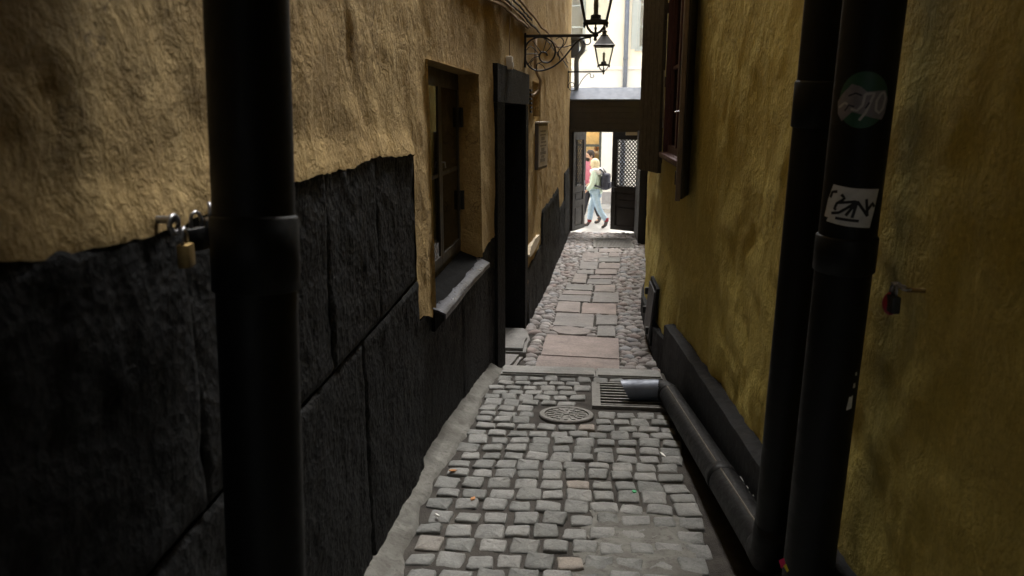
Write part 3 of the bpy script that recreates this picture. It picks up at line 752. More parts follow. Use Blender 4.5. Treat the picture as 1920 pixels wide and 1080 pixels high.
# ================================================================== RIGHT BUILDING
right = empty('yellow_building', (0, 0, 0)); tag(right, 'yellow plastered building with black plinth along the right side of the alley', 'building')
MB().box((-1.3, -6.0, 1.22), (1.4, 1.62, 1.4)).build('added_sky_blocker', M['wood_dark'], left)  # added unseen slab overhead, blocks the sky to darken the near walls
MB().box((-1.3, 1.50, 1.4), (1.4, 1.62, 5.4)).build('added_blocker_front', M['ochre_left'], left)  # added unseen front of the overhead sky blocker
def XRz(Y, z): return XR(Y) + batter(Y, z) + .01 * max(0, z)
RY0, RY1, RZ0, RZ1 = 6.15, 7.85, -.36, 1.25
ysR = spaced(-6, 17.3, lambda y: .028 if .6 < y < 6.4 else (.05 if 6.4 <= y < 11 else .12), (RY0, RY1))
zsR = spaced(-2.9, 3.2, lambda z: .03, (RZ0, RZ1)) + [3.6, 4.3, 5.0, 5.6]
def holeR(y, z): return RY0 < y < RY1 and RZ0 < z < RZ1
wall_mesh('plaster_wall', XRz, ysR, zsR, holeR, lambda Y, z: -relief(Y, z, 12.0, .65 + .7 * max(0, min(1, (-.5 - z) / .8))), M['ochre_right'], right)
MB().box((1.5, -6.2, -3.2), (7, 17.3, 5.5)).build('inner_wall', M['hole'], right)
MB().box((XR(17.3) + .01, 17.28, -3.2), (7, 17.45, 5.6)).build('street_front', M['cream'], right)
MB().box((.72, -6.4, 5.6), (7.2, 17.7, 5.8)).build('roof', M['roofing'], right)
MB().box((.82, -6.3, -3.2), (7, -6.0, 5.6)).build('rear_wall', M['cream'], right)
def plinth(name, Y0, Y1, top, proud, mat, lo=zfloor, batt=False):
    ys = spaced(Y0, Y1, lambda y: .06); m = MB(); prof = 7
    for Y in ys:
        t = top(Y) + .006 * fbm((Y * 4, 3, 9), 2); b = lo(Y) - .05; x = XR(Y) + (batter(Y, (t + b) / 2) if batt else 0) - proud + .004 * fbm((Y * 3, 8, 2), 2)
        for (X, z) in ((x - .01, b), (x, b + (t - b) * .5), (x, t - .02), (x + .006, t - .005), (x + .02, t), (XR(Y) + .03, t + .012), (XR(Y) + .08, t + .014)): m.v.append((X, Y, z))
    m.f = [(i * prof + j, (i + 1) * prof + j, (i + 1) * prof + j + 1, i * prof + j + 1) for i in range(len(ys) - 1) for j in range(prof - 1)] + [tuple((len(ys) - 1) * prof + j for j in range(prof)), tuple(range(prof - 1, -1, -1))]
    return m.build(name, mat, right, auto=40)
M['plinth'] = mat_paint('plinth_black', (.006, .0062, .0066), .65, .4, (.03, .029, .027), .3, .4, scale=12, spec=.14)
plinth('plinth', 1.2, 6.42, lambda Y: zn(Y) + .385, .085, M['plinth'], zn)
plinth('plinth', -6, 1.19, lambda Y: zn(Y) + .36, .03, M['plinth'], zn)
plinth('low_plinth', 6.43, 10.4, lambda Y: zl(Y) + .30 - .09 * max(0, Y - 6.43) * .5, .03, M['plinth'], zl, True)
# window with dark red frame
XV = XR(7) + .09
m = MB()
for Y in (RY0, RY1): m.add([(XRz(Y, 0) - .015, Y, RZ0), (XV + .1, Y, RZ0), (XV + .1, Y, RZ1), (XRz(Y, 0) - .015, Y, RZ1)], [(0, 1, 2, 3)])
for z in (RZ0, RZ1): m.add([(XR(RY0) - .015, RY0, z), (XR(RY1) - .015, RY1, z), (XV + .1, RY1, z), (XV + .1, RY0, z)], [(0, 1, 2, 3)])
m.build('window_reveal', M['red_wood'], right)
rw = MB(); x0, x1 = XV - .06, XV
rw.box((x0, RY0 + .002, RZ0 + .002), (x1, RY0 + .07, RZ1 - .002)).box((x0, RY1 - .07, RZ0 + .002), (x1, RY1 - .002, RZ1 - .002)).box((x0, RY0 + .07, RZ0 + .002), (x1, RY1 - .07, RZ0 + .07)).box((x0, RY0 + .07, RZ1 - .07), (x1, RY1 - .07, RZ1 - .002)).box((x0 - .02, 6.96, RZ0 + .07), (x1, 7.04, RZ1 - .07))
rw = rw.build('window', M['red_wood'], right)
for (a, b) in ((RY0 + .07, 6.96), (7.04, RY1 - .07)):
    for (c, d) in ((RZ0 + .07, .42), (.45, RZ1 - .07)):
        MB().box((XV - .03, a, c), (XV - .026, b, d)).build('pane', M['glass_dark'], rw)
    MB().box((XV - .045, a, .42), (XV - .01, b, .45)).build('glazing_bar', M['red_wood'], rw)
MB().box((XR(7) - .05, RY0 - .03, RZ0 - .05), (XV, RY1 + .03, RZ0 - .002), .006).build('window_sill', M['red_wood'], right, auto=40)
def board_leaf(name, p, q, z0, z1, th, mat, parent, edge=None):
    """upright leaf between plan points p and q with battens"""
    p, q = np.array(p, float), np.array(q, float); L = np.linalg.norm(q - p)
    o = empty(name, (p[0], p[1], 0), math.atan2(q[1] - p[1], q[0] - p[0])); o.parent = parent; o.matrix_parent_inverse = Matrix.Identity(4)
    n = max(1, round(L / .14))
    for i in range(n): MB().box((L * i / n + .002, -th / 2, z0), (L * (i + 1) / n - .002, th / 2, z1), .004).build('plank', mat, o)
    for z in (z0 + .15, (z0 + z1) / 2, z1 - .2): MB().box((.03, -th / 2 - .02, z - .05), (L - .03, -th / 2, z + .05), .004).build('batten', mat, o)
    return o
hf = (XR(8.1) - .03, 8.02); ff = (on_Y(1205, 150, 8.66)[0], 8.66)
far_sh = board_leaf('shutter', hf, ff, -.585, 1.22, .04, M['shutter'], right)
nf = on_X(1272, 365, .655); hn = (XR(5.98) - .01, 6.06); fn_ = (.662, nf[1] + .02)
near_sh = board_leaf('shutter', hn, fn_, -.60, 1.24, .045, M['shutter'], right)
p0, p1 = np.array(fn_), np.array(hn)
M['worn_edge'] = mat_paint('worn_brown_edge', (.13, .095, .065), .5, .4, (.04, .03, .025), .5, .15, scale=6)
MB().box((fn_[0] - .028, fn_[1] - .05, -.61), (fn_[0] + .004, fn_[1] + .005, 1.25), .004).build('shutter_edge', M['worn_edge'], right)
for z in (-.35, .3, .95): MB().tube([(hf[0], hf[1], z - .05), (hf[0], hf[1], z + .05)], .016, 8).build('hinge', M['black_wood'], right)
sb_ = on_Y(1247, 132, 8.0); sb2 = on_Y(1244, 240, 8.0)
MB().tube([(sb_[0] - .01, 7.95, sb_[2]), (sb2[0] - .01, 7.95, sb2[2])], .007, 8).build('stay_bar', M['steel'], right)
MB().tube([(XR(7) - .06, 6.5, .02), (XR(7) - .02, 6.5, .03), (XR(7) - .015, 6.5, -.06)], .007, 8).build('window_catch', M['steel'], right)
# low service hatch
hp = [np.array([XRz(Y, z) - .02, Y, z]) for Y, z in ((7.85, -1.62), (7.15, -1.60), (7.15, -2.16), (7.85, -2.18))]
htc = MB().prism(hp, (-.03, 0, -.004)).build('service_hatch', M['plinth'], right)
hi = [np.array([XRz(Y, z) - .051, Y, z]) for Y, z in ((7.80, -1.66), (7.20, -1.645), (7.20, -2.12), (7.80, -2.13))]
M['hatch_grey'] = mat_paint('hatch_grey', (.05, .05, .052), .5, .3, (.1, .1, .1), .3, .2)
MB().prism(hi, (-.012, 0, 0)).build('door_plate', M['hatch_grey'], htc)
for Y, z in ((7.86, -1.78), (7.86, -1.98), (7.3, -2.05)):
    MB().box((XRz(Y, z) - .09, Y - .02, z - .035), (XRz(Y, z) - .03, Y + .02, z + .035), .006).build('latch', M['black_wood'], htc)

# ================================================================== GATE
gate = empty('timber_gate', (0, YG, zl(YG))); tag(gate, 'dark brown timber gate with lattice leaves standing ajar at the end of the alley', 'gate'); gate.location = (0, 0, 0)
gz = zl(YG); xa, xb = XL(YG) - .03, XR(YG) + .05
ft = on_Y(1140, 186, YG - .15)[2]; fb = on_Y(1140, 243, YG)[2]
MB().box((xa, YG - .10, fb), (xb, YG + .06, ft - .005)).build('fascia', M['wood_dark'], gate)
for i in range(5):
    z0 = fb + .02 + (ft - fb - .06) * i / 5; MB().box((xa + .04, YG - .122, z0 + .003), (xb - .04, YG - .10, z0 + (ft - fb - .06) / 5 - .003), .003).build('board', M['wood_dark'], gate)
MB().box((xa, YG - .13, fb - .05), (xb, YG + .08, fb + .012), .006).build('lintel', M['wood_dark'], gate)
rt_ = on_Y(1140, 165, YG + .35)[2]
m = MB(); n = 10; pr = [(YG - .16, ft - .03), (YG - .165, ft), (YG + .35, rt_), (YG + .38, rt_ + .015), (YG + .70, ft), (YG + .70, ft - .03)]
for i in range(n + 1):
    X = xa - .02 + (xb - xa + .04) * i / n
    for Y, z in pr: m.v.append((X, Y, z + .004 * fbm((X * 3, Y * 3, 1), 2)))
k_ = len(pr); m.f = [(i * k_ + j, i * k_ + j + 1, (i + 1) * k_ + j + 1, (i + 1) * k_ + j) for i in range(n) for j in range(k_ - 1)]
m.build('roof_flashing', M['flashing'], gate, auto=35)
GX0 = on_Y(1069, 430, YG)[0]; GX1 = on_Y(1203, 430, YG)[0]; GH = fb - .05 - gz - .03
for (a, b) in ((xa, GX0 - .003), (GX1 + .003, xb)):
    MB().box((a, YG - .09, gz - .05), (b, YG + .07, fb - .05)).build('post', M['wood_dark'], gate)
def gate_leaf(hx, hy, fx, fy, flip):
    L = math.hypot(fx - hx, fy - hy); o = empty('leaf', (hx, hy, gz + .03), math.atan2(fy - hy, fx - hx)); o.parent = gate; o.matrix_parent_inverse = Matrix.Identity(4)
    t = .03; H = GH; st = .12
    def B(x0, x1, z0, z1, d=t, nm='rail', mat=None, bev=.004): return MB().box((x0, -d, z0), (x1, d, z1), bev).build(nm, mat or M['wood_dark'], o)
    B(0, st, 0, H, nm='stile'); B(L - st, L, 0, H, nm='stile')
    z = lambda f: H * (1 - f)
    B(st, L - st, z(.08), H); B(st, L - st, z(.605), z(.545)); B(st, L - st, z(.75), z(.69)); B(st, L - st, 0, z(.955))
    for (f0, f1) in ((.605, .69), (.75, .955)):
        B(st, L - st, z(f1), z(f0), .010, 'panel'); B(st + .05, L - st - .05, z(f1) + .035, z(f0) - .035, .022, 'raised_panel', bev=.01)
    x0, x1, z0, z1 = st, L - st, z(.545), z(.08); sp = .088
    W, Hh = x1 - x0, z1 - z0; bars = MB(); rb = .0125
    for sg in (1, -1):
        c = -Hh
        while c < W + Hh:
            # line x = c + s*z' ; clip to the panel
            a_ = max(0, (-c) if sg > 0 else (c - W)); b_ = min(Hh, (W - c) if sg > 0 else c)
            if b_ > a_ + .01:
                p = (x0 + c + sg * a_, sg * .004, z0 + a_); q = (x0 + c + sg * b_, sg * .004, z0 + b_); bars.tube([p, q], rb, 6)
            c += sp
    bars.build('lattice', M['wood_dark'], o)
    hx_ = L - .06
    MB().tube([(hx_, -.03, H * .44), (hx_, -.075, H * .44), (hx_ - .11, -.08, H * .44)], .010, 8).box((hx_ - .02, -.038, H * .39), (hx_ + .02, -.03, H * .5)).build('handle', M['steel'], o)
    MB().tube([(hx_, .03, H * .44), (hx_, .075, H * .44), (hx_ - .11, .08, H * .44)], .010, 8).box((hx_ - .02, .03, H * .39), (hx_ + .02, .038, H * .5)).build('handle', M['steel'], o)
    return o
gate_leaf(GX0 + .02, YG, -.082, YG + .62, False)
gate_leaf(GX1 - .02, YG, on_Y(1146, 400, YG + .44)[0], YG + .44, True)
dc = on_Y(1186, 249, YG - .03); MB().box((dc[0] - .15, YG - .16, dc[2] - .05), (dc[0] + .14, YG - .10, dc[2] + .015), .006).build('door_closer', M['white_plastic'], gate)
# black inner side post
pp = on_low(1197, 457); pz = zl(pp[1])
MB().box((pp[0], pp[1], pz - .04), (XR(pp[1]) + .12, YG - .14, fb - .02), .01).build('side_panel', M['black_wood'], gate)
MB().box((pp[0] - .02, pp[1] - .03, pz - .04), (pp[0] + .10, pp[1] + .02, fb - .02), .006).build('side_post', M['black_wood'], gate)

# ================================================================== DOWNPIPES
def downpipe(name, label, p_top, p_bot, rad, collars, extend=6.0, mat='pipe', brackets=(), wall_x=None):
    a, b = Vector(p_top), Vector(p_bot); d = (a - b).normalized(); top = a + d * extend
    o = empty(name, tuple(b)); tag(o, label, 'downpipe')
    loc = lambda P: Vector(P) - b
    n = 40; MB().tube([loc(b + (top - b) * i / n) for i in range(n + 1)], rad, 32).build('pipe', M[mat], o, smooth=True)
    for z, h in collars:
        t = (z - b.z) / d.z; c = b + d * t
        MB().tube([loc(c - d * h / 2), loc(c - d * (h / 2 - .002)), loc(c + d * (h / 2 - .006)), loc(c + d * h / 2)], [rad + .003, rad + .006, rad + .006, rad + .001], 32).build('collar', M[mat], o, smooth=True)
    for z in brackets:
        t = (z - b.z) / d.z; c = b + d * t; sx = 1 if wall_x > c.x else -1
        MB().tube([loc((c.x + sx * rad * .9, c.y, c.z)), loc((wall_x, c.y, c.z))], .008, 8).build('bracket', M['iron'], o)
        MB().tube([loc(c - d * .014), loc(c + d * .014)], rad + .004, 32).build('clip', M['iron'], o, smooth=True)
    o['_d'] = tuple(d)
    return o, b, d
PLX = -.615; tl_ = on_X(463, 20, PLX); bl_ = on_X(500, 1060, PLX)
lp, lb, ld = downpipe('downpipe', 'thick black downpipe on the left wall beside the padlocks', tl_, bl_ - (tl_ - bl_) * .35, .074, [(on_X(475, 404, PLX)[2] - .07, .14)], .97, 'pipe', (.9,), XL(1.4) + .01)
PRX = .700
t1, b1 = on_X(1638, 20, PRX), on_X(1516, 1060, PRX)
rp, rb, rd = downpipe('downpipe', 'black downpipe carrying stickers on the right wall', t1, b1 - (t1 - b1) * .22, .074, [(on_X(1595, 478, PRX)[2], .10)], 5, 'pipe', (.75,), XR(2) - .01)
t2, b2 = on_X(1553, 20, PRX), on_X(1447, 1045, PRX)
rp2, rb2, rd2 = downpipe('downpipe', 'black downpipe on the right wall that bends into the pipe lying on the cobbles', t2, b2, .070, [(on_X(1530, 195, PRX)[2], .14)], 5, 'pipe', (.8,), XR(2.6) - .01)
# its foot: elbow and the pipe lying along the plinth
e0 = Vector(b2); end = on_near(1262, 762); end_ax = Vector((end[0] - .03, end[1], zn(end[1]) + .085))
dirp = (end_ax - e0).normalized(); upd = Vector(rd2)
knee = [e0 + upd * .14, e0 + upd * .075, e0 + upd * .02 + dirp * .008, e0 + dirp * .03, e0 + dirp * .09]
MB().tube([p - Vector(rb2) for p in knee], [.073, .076, .078, .077, .075], 32).build('knee', M['pipe_ground'], rp2, smooth=True)
path = [e0 + dirp * .02]
a0 = path[-1]; n = 30
MB().tube([a0 + (end_ax - a0) * i / n - Vector(rb2) for i in range(n + 1)], .072, 32).build('ground_pipe', M['pipe_ground'], rp2, smooth=True)
sm = [a0 + (end_ax - a0) * i / n - Vector(rb2) + Vector((-.02, 0, .0688)) for i in range(n + 1)]
M['seam'] = mat_paint('worn_seam', (.11, .09, .065), .5, .4, (.03, .03, .03), .5, .2, scale=10)
MB().tube(sm, .0035, 6).build('seam', M['seam'], rp2, smooth=True)
mid = a0 + (end_ax - a0) * .32
MB().tube([mid - dirp * .05 - Vector(rb2), mid + dirp * .05 - Vector(rb2)], .0752, 32).build('collar', M['pipe_ground'], rp2, smooth=True)
# scratched marks on the ground pipe
for (dy, w_) in ((.0, .05), (.05, .035), (.09, .05)):
    c = a0 + (end_ax - a0) * (.16 + dy) - Vector(rb2); MB().tube([c + Vector((.045, -.03, .0585)), c + Vector((.058, .0, .047)), c + Vector((.048, w_, .056))], .003, 5).build('paint_mark', M['white_paintmark'], rp2)
# outlet: corner elbow then an open gutter-like mouth of bare metal towards the drain
cor = end_ax + Vector((-.02, .07, .0)); mouth = cor + Vector((-.27, .02, -.012))
MB().tube([p - Vector(rb2) for p in (end_ax - dirp * .02, end_ax + dirp * .04, cor + Vector((-.012, .02, 0)), cor + Vector((-.06, .035, 0)))], [.074, .075, .075, .072], 28).build('outlet_elbow', M['pipe_ground'], rp2, smooth=True)
m = MB(); n = 24; st_ = cor + Vector((-.05, .033, 0)) - Vector(rb2); L = .27
for i in range(2):
    for kx in range(9):
        for j in range(n + 1):
            th = math.pi * 2 * j / n; r_ = .074 - .003 * i
            cut = .045 * (1 - math.sin(th)) * (kx / 8)                # mouth cut at a slant
            m.v.append((st_.x - L * kx / 8 + cut * .9, st_.y + r_ * math.cos(th), st_.z + r_ * math.sin(th) - .012 * kx / 8))
N = n + 1
for i in range(2):
    for kx in range(8):
        for j in range(n):
            q = i * 9 * N + kx * N + j; m.f.append((q, q + 1, q + N + 1, q + N))
m.build('outlet', M['sheet'], rp2, smooth=True)

# stickers on the downpipe: thin patches wrapped round its surface
def wrap(o_b, d, rad, c_pix, X):
    c = Vector(on_X(*c_pix, X)); b = Vector(o_b); t = (c - b).dot(d); ax0 = b + d * t
    view = Vector((0, 0, 0)) - ax0; nrm = (view - d * view.dot(d)).normalized(); side = d.cross(nrm).normalized()
    if side.dot(Vector(rt)) < 0: side = -side
    def f(u, v, lift):                                               # u sideways, v up the pipe, metres
        th = u / rad; rr_ = rad + lift
        return ax0 + d * v + nrm * (rr_ * math.cos(th)) + side * (rr_ * math.sin(th)) - b
    return f
def patch(f, outline, lift, name, mat, parent):
    bm = bmesh.new(); vs = [bm.verts.new((u, v, 0)) for u, v in outline]; bm.faces.new(vs)
    us = [u for u, v in outline]
    for i in range(1, 16):
        x = min(us) + (max(us) - min(us)) * i / 16
        bmesh.ops.bisect_plane(bm, geom=bm.verts[:] + bm.edges[:] + bm.faces[:], plane_co=(x, 0, 0), plane_no=(1, 0, 0))
    bm.verts.index_update(); m = MB()
    m.add([f(v.co.x, v.co.y, lift) for v in bm.verts], [[v.index for v in q.verts] for q in bm.faces]); bm.free()
    return m.build(name, mat, parent, smooth=True)
def strokes(f, lines, w_, lift, name, mat, parent):
    m = MB()
    for ln in lines:
        pts = [];
        for (a, b) in zip(ln[:-1], ln[1:]):
            k = max(1, int(math.hypot(b[0] - a[0], b[1] - a[1]) / .006)); pts += [(a[0] + (b[0] - a[0]) * i / k, a[1] + (b[1] - a[1]) * i / k) for i in range(k)]
        pts.append(ln[-1]); q = []
        for i, (u, v) in enumerate(pts):
            p0_, p1_ = pts[max(0, i - 1)], pts[min(len(pts) - 1, i + 1)]; dx, dy = p1_[0] - p0_[0], p1_[1] - p0_[1]; l_ = math.hypot(dx, dy) or 1
            q += [f(u - dy / l_ * w_ / 2, v + dx / l_ * w_ / 2, lift), f(u + dy / l_ * w_ / 2, v - dx / l_ * w_ / 2, lift)]
        m.add(q, [(2 * i, 2 * i + 1, 2 * i + 3, 2 * i + 2) for i in range(len(pts) - 1)])
    return m.build(name, mat, parent)
s1 = 2.2 / 1440 / 8.31; f1 = wrap(rb, rd, .074, (1632, 187), PRX)
C = lambda x, y, cx=520, cy=530, s_=s1: ((x - cx) * s_, (cy - y) * s_)
stk = patch(f1, [(.061 * math.cos(2 * math.pi * i / 40), .069 * math.sin(2 * math.pi * i / 40)) for i in range(40)], .0012, 'round_sticker', M['sticker_green'], rp)
patch(f1, [C(*p) for p in ((165, 560), (230, 460), (360, 320), (470, 350), (560, 420), (800, 400), (850, 520), (830, 700), (790, 790), (640, 760), (520, 720), (400, 690), (270, 820), (190, 720))], .0018, 'sticker_band', M['sticker_pale'], stk)
strokes(f1, [[C(*p) for p in q] for q in (((200, 640), (290, 570), (330, 590)), ((540, 450), (520, 600), (460, 670), (380, 650)), ((540, 450), (650, 440), (570, 690), (500, 800)), ((740, 440), (690, 540), (690, 660), (740, 700), (790, 640), (810, 500), (780, 430), (740, 440)))], .006, .0023, 'sticker_lettering', M['ink_pale'], stk)
strokes(f1, [[C(*p) for p in q] for q in (((330, 480), (420, 440), (500, 470)), ((300, 680), (350, 600), (420, 620)), ((600, 560), (560, 640)))], .004, .0024, 'sticker_marks', M['pack'], stk)
s2 = 2.2 / 1440 / 9.81; f2 = wrap(rb, rd, .074, (1606, 385), PRX); C2 = lambda x, y: C(x, y, 650, 540, s2)
stk2 = patch(f2, [C2(*p) for p in ((330, 190), (620, 225), (1105, 245), (1060, 560), (1005, 890), (620, 865), (260, 825), (290, 760), (200, 750), (250, 450))], .0012, 'tag_sticker', M['sticker_white'], rp)
strokes(f2, [[C2(*p) for p in q] for q in (((490, 340), (545, 400), (500, 450), (430, 500), (400, 590), (430, 610)), ((430, 490), (740, 440), (600, 560), (480, 650), (350, 675)), ((740, 440), (590, 690)), ((740, 450), (690, 720)), ((740, 440), (930, 690)), ((930, 690), (880, 400)), ((880, 640), (1000, 470), (1040, 540)), ((430, 745), (800, 770)), ((300, 420), (330, 320), (420, 300)))], .0075, .002, 'sticker_lettering', M['ink'], stk2)
f3 = wrap(rb, rd, .074, (1562, 740), PRX); s3 = 2.1 / 1440
stk3 = patch(f3, [(u * s3, v * s3) for u, v in ((36, -22), (50, -20), (49, 8), (44, 4), (40, 6))], .0012, 'torn_sticker', M['sticker_white'], rp)
patch(f3, [(u * s3, v * s3) for u, v in ((46, 22), (53, 22), (52, 32), (47, 31))], .0012, 'torn_sticker', M['sticker_white'], rp)
patch(f3, [(u * s3, v * s3) for u, v in ((48, 48), (54, 46), (53, 54), (49, 54))], .0012, 'torn_sticker', M['sticker_white'], rp)

# ================================================================== IRONWORK IN THE GROUND
mh = empty('manhole_cover', tuple(mc)); tag(mh, 'round cast iron manhole cover with radial ribs among the setts', 'manhole cover'); mh.rotation_euler.x = -math.atan(S1)
mh.location.z = zn(mc[1]) - .004
MB().lathe([(.150, .0), (.152, .010), (.180, .011), (.186, .004), (.188, -.04), (.150, -.04)], n=48).build('rim', M['castiron'], mh, auto=35)
MB().lathe([(.145, -.03), (.145, .004), (.142, .006), (.02, .006), (.0001, .007)], n=48).build('lid', M['castiron'], mh, auto=35)
m = MB()
for i in range(16):
    an = 2 * math.pi * i / 16
    for r0, r1, off in ((.085, .135, 0), (.035, .075, .2)):
        if r0 < .05 and i % 2: continue
        c, s_ = math.cos(an + off), math.sin(an + off); w_ = .013 if r0 > .05 else .010
        m.prism([(c * r0 - s_ * w_ * .7, s_ * r0 + c * w_ * .7, .005), (c * r1 - s_ * w_, s_ * r1 + c * w_, .005), (c * r1 + s_ * w_, s_ * r1 - c * w_, .005), (c * r0 + s_ * w_ * .7, s_ * r0 - c * w_ * .7, .005)], (0, 0, .0065))
m.build('rib_pattern', M['castiron'], mh)
MB().lathe([(.022, .005), (.022, .013), (.012, .015)], n=16).build('boss', M['castiron'], mh)
dw, dl = dr1[0] - dr0[0] + .02, dr1[1] - dr0[1]
dg = empty('storm_drain', ((dr0[0] + dr1[0]) / 2, (dr0[1] + dr1[1]) / 2, zn((dr0[1] + dr1[1]) / 2) + .002)); dg.rotation_euler.x = -math.atan(S1)
tag(dg, 'rectangular iron storm drain grate under the pipe outlet', 'drain')
m = MB(); t = .028
for a, b in (((-dw / 2, -dl / 2), (dw / 2, -dl / 2 + t)), ((-dw / 2, dl / 2 - t), (dw / 2, dl / 2)), ((-dw / 2, -dl / 2 + t), (-dw / 2 + t * 1.3, dl / 2 - t)), ((dw / 2 - t, -dl / 2 + t), (dw / 2, dl / 2 - t))): m.box((a[0], a[1], -.06), (b[0], b[1], .008))
m.build('frame', M['castiron'], dg)
MB().box((-dw / 2, -dl / 2, -.075), (dw / 2, dl / 2, -.068)).build('sump', M['hole'], dg)
nbar = 8
for i in range(nbar):
    y = -dl / 2 + t + (dl - 2 * t) * (i + .5) / nbar; MB().box((-dw / 2 + t * 2.2, y - .011, -.04), (dw / 2 - t, y + .011, .006), .003).build('bar', M['castiron'], dg)
MB().box((-dw / 2 + t * 1.3, -dl / 2 + t, -.05), (-dw / 2 + t * 2.2, dl / 2 - t, .004)).build('hinge_plate', M['castiron'], dg)

# ================================================================== WALL LAMPS
LANT = dict(base=.0)
def spiral(cx, cy, r0, r1, a0, turns, n=40): return [(cx + (r0 + (r1 - r0) * i / n) * math.cos(a0 + turns * 2 * math.pi * i / n), cy + (r0 + (r1 - r0) * i / n) * math.sin(a0 + turns * 2 * math.pi * i / n)) for i in range(n + 1)]
def smooth2(pts, k=5):
    P = [np.array(p, float) for p in pts]; P = [2 * P[0] - P[1]] + P + [2 * P[-1] - P[-2]]; out = []
    for i in range(1, len(P) - 2):
        for j in range(k):
            t = j / k; out.append(tuple(.5 * ((2 * P[i]) + (-P[i - 1] + P[i + 1]) * t + (2 * P[i - 1] - 5 * P[i] + 4 * P[i + 1] - P[i + 2]) * t * t + (-P[i - 1] + 3 * P[i] - 3 * P[i + 1] + P[i + 2]) * t ** 3)))
    out.append(tuple(P[-2])); return out
def wall_lamp(label, Yp, px0, pxy, arm_len, scrolls, thin):
    w0 = on_Y(px0, pxy, Yp); wx = XL(Yp); z0 = w0[2]
    o = empty('wall_lamp', (wx, Yp, z0)); tag(o, label, 'lamp', 'lantern lamps on the left wall')
    ex = arm_len
    MB().box((0, -.016, -.012), (ex + .02, .016, .014)).build('bracket_arm', M['iron'], o)
    MB().box((-.01, -.025, -.30), (.016, .025, .03), .004).build('wall_plate', M['iron'], o)
    for ln, rr_ in scrolls:
        MB().tube([(x, 0, z) for x, z in ln], rr_, 8).build('scroll', M['iron'], o, smooth=True)
    # lantern, square in plan, stood on the end of the arm
    c = (ex, 0, 0)
    def sq(prof, nm, mat, ph=math.pi / 4): return MB().lathe([(r_ * math.sqrt(2), z) for r_, z in prof], c, 4, ph).build(nm, mat, o)
    MB().lathe([(.012, -.05), (.02, -.035), (.012, -.02), (.028, -.005), (.03, .014), (.014, .02), (.010, .05), (.016, .07), (.008, .085), (.008, .12)], c, 14).build('stem', M['iron'], o, smooth=True)
    for sx in (1, -1):
        for sy in (1, -1):
            MB().tube([(c[0] + sx * a, sy * a, z) for a, z in ((.012, .022), (.045, .035), (.078, .075), (.092, .118))], .009, 8).build('cradle_arm', M['iron'], o, smooth=True)
            MB().tube([(c[0] + sx * .108, sy * .108, .118), (c[0] + sx * .112, sy * .112, .10), (c[0] + sx * .112, sy * .112, .085)], [.013, .014, .004], 8).build('drop', M['iron'], o, smooth=True)
            MB().tube([(c[0] + sx * .102, sy * .102, .12), (c[0] + sx * .175, sy * .175, .47)], .0125, 6).build('corner_bar', M['iron'], o)
    b0, b1, zz0, zz1 = .102, .175, .12, .47
    for nm_, (r_, za, zb, wd) in (('lower_frame', (.108, .113, .138, .016)), ('upper_frame', (.178, .462, .482, .018))):
        m = MB()
        for s_ in (1, -1):
            m.box((c[0] - r_, s_ * r_ - wd / 2, za), (c[0] + r_, s_ * r_ + wd / 2, zb)).box((c[0] + s_ * r_ - wd / 2, -r_ + wd / 2, za), (c[0] + s_ * r_ + wd / 2, r_ - wd / 2, zb))
        m.build(nm_, M['iron'], o)
    for k in range(4):
        an = k * math.pi / 2; cs, sn = math.cos(an), math.sin(an)
        def tr(x, y, z): return (c[0] + x * cs - y * sn, x * sn + y * cs, z)
        MB().prism([tr(b0, -b0 + .008, zz0 + .015), tr(b0, b0 - .008, zz0 + .015), tr(b1, b1 - .012, zz1 - .008), tr(b1, -b1 + .012, zz1 - .008)], (-.003 * cs, -.003 * sn, 0)).build('pane', M['glass'], o)
    sq([(.205, .478), (.205, .492), (.19, .50), (.075, .655), (.072, .66)], 'lantern_roof', M['iron'])
    MB().lathe([(.07, .66), (.078, .665), (.075, .68), (.045, .69), (.040, .73), (.055, .74), (.052, .755), (.03, .765), (.025, .80), (.035, .815), (.012, .84), (.008, .88)], c, 16).build('finial', M['iron'], o, smooth=True)
    MB().lathe([(.062, .138), (.062, .150), (.052, .155), (.05, .19), (.03, .198)], c, 16).build('burner', M['iron'], o)
    MB().lathe([(.022, .198), (.024, .30), (.020, .36)], c, 14).build('glass_chimney', M['white_plastic' if not thin else 'white_plastic'], o, smooth=True)
    return o
Y1 = 8.0; sc_ = Y1 / F / 4.5                                   # one enlarged-crop pixel in metres at the bracket
q = lambda x, y: ((x - 150) * sc_ * .985, (310 - y) * sc_)
Q = lambda pts: [q(*p) for p in pts]
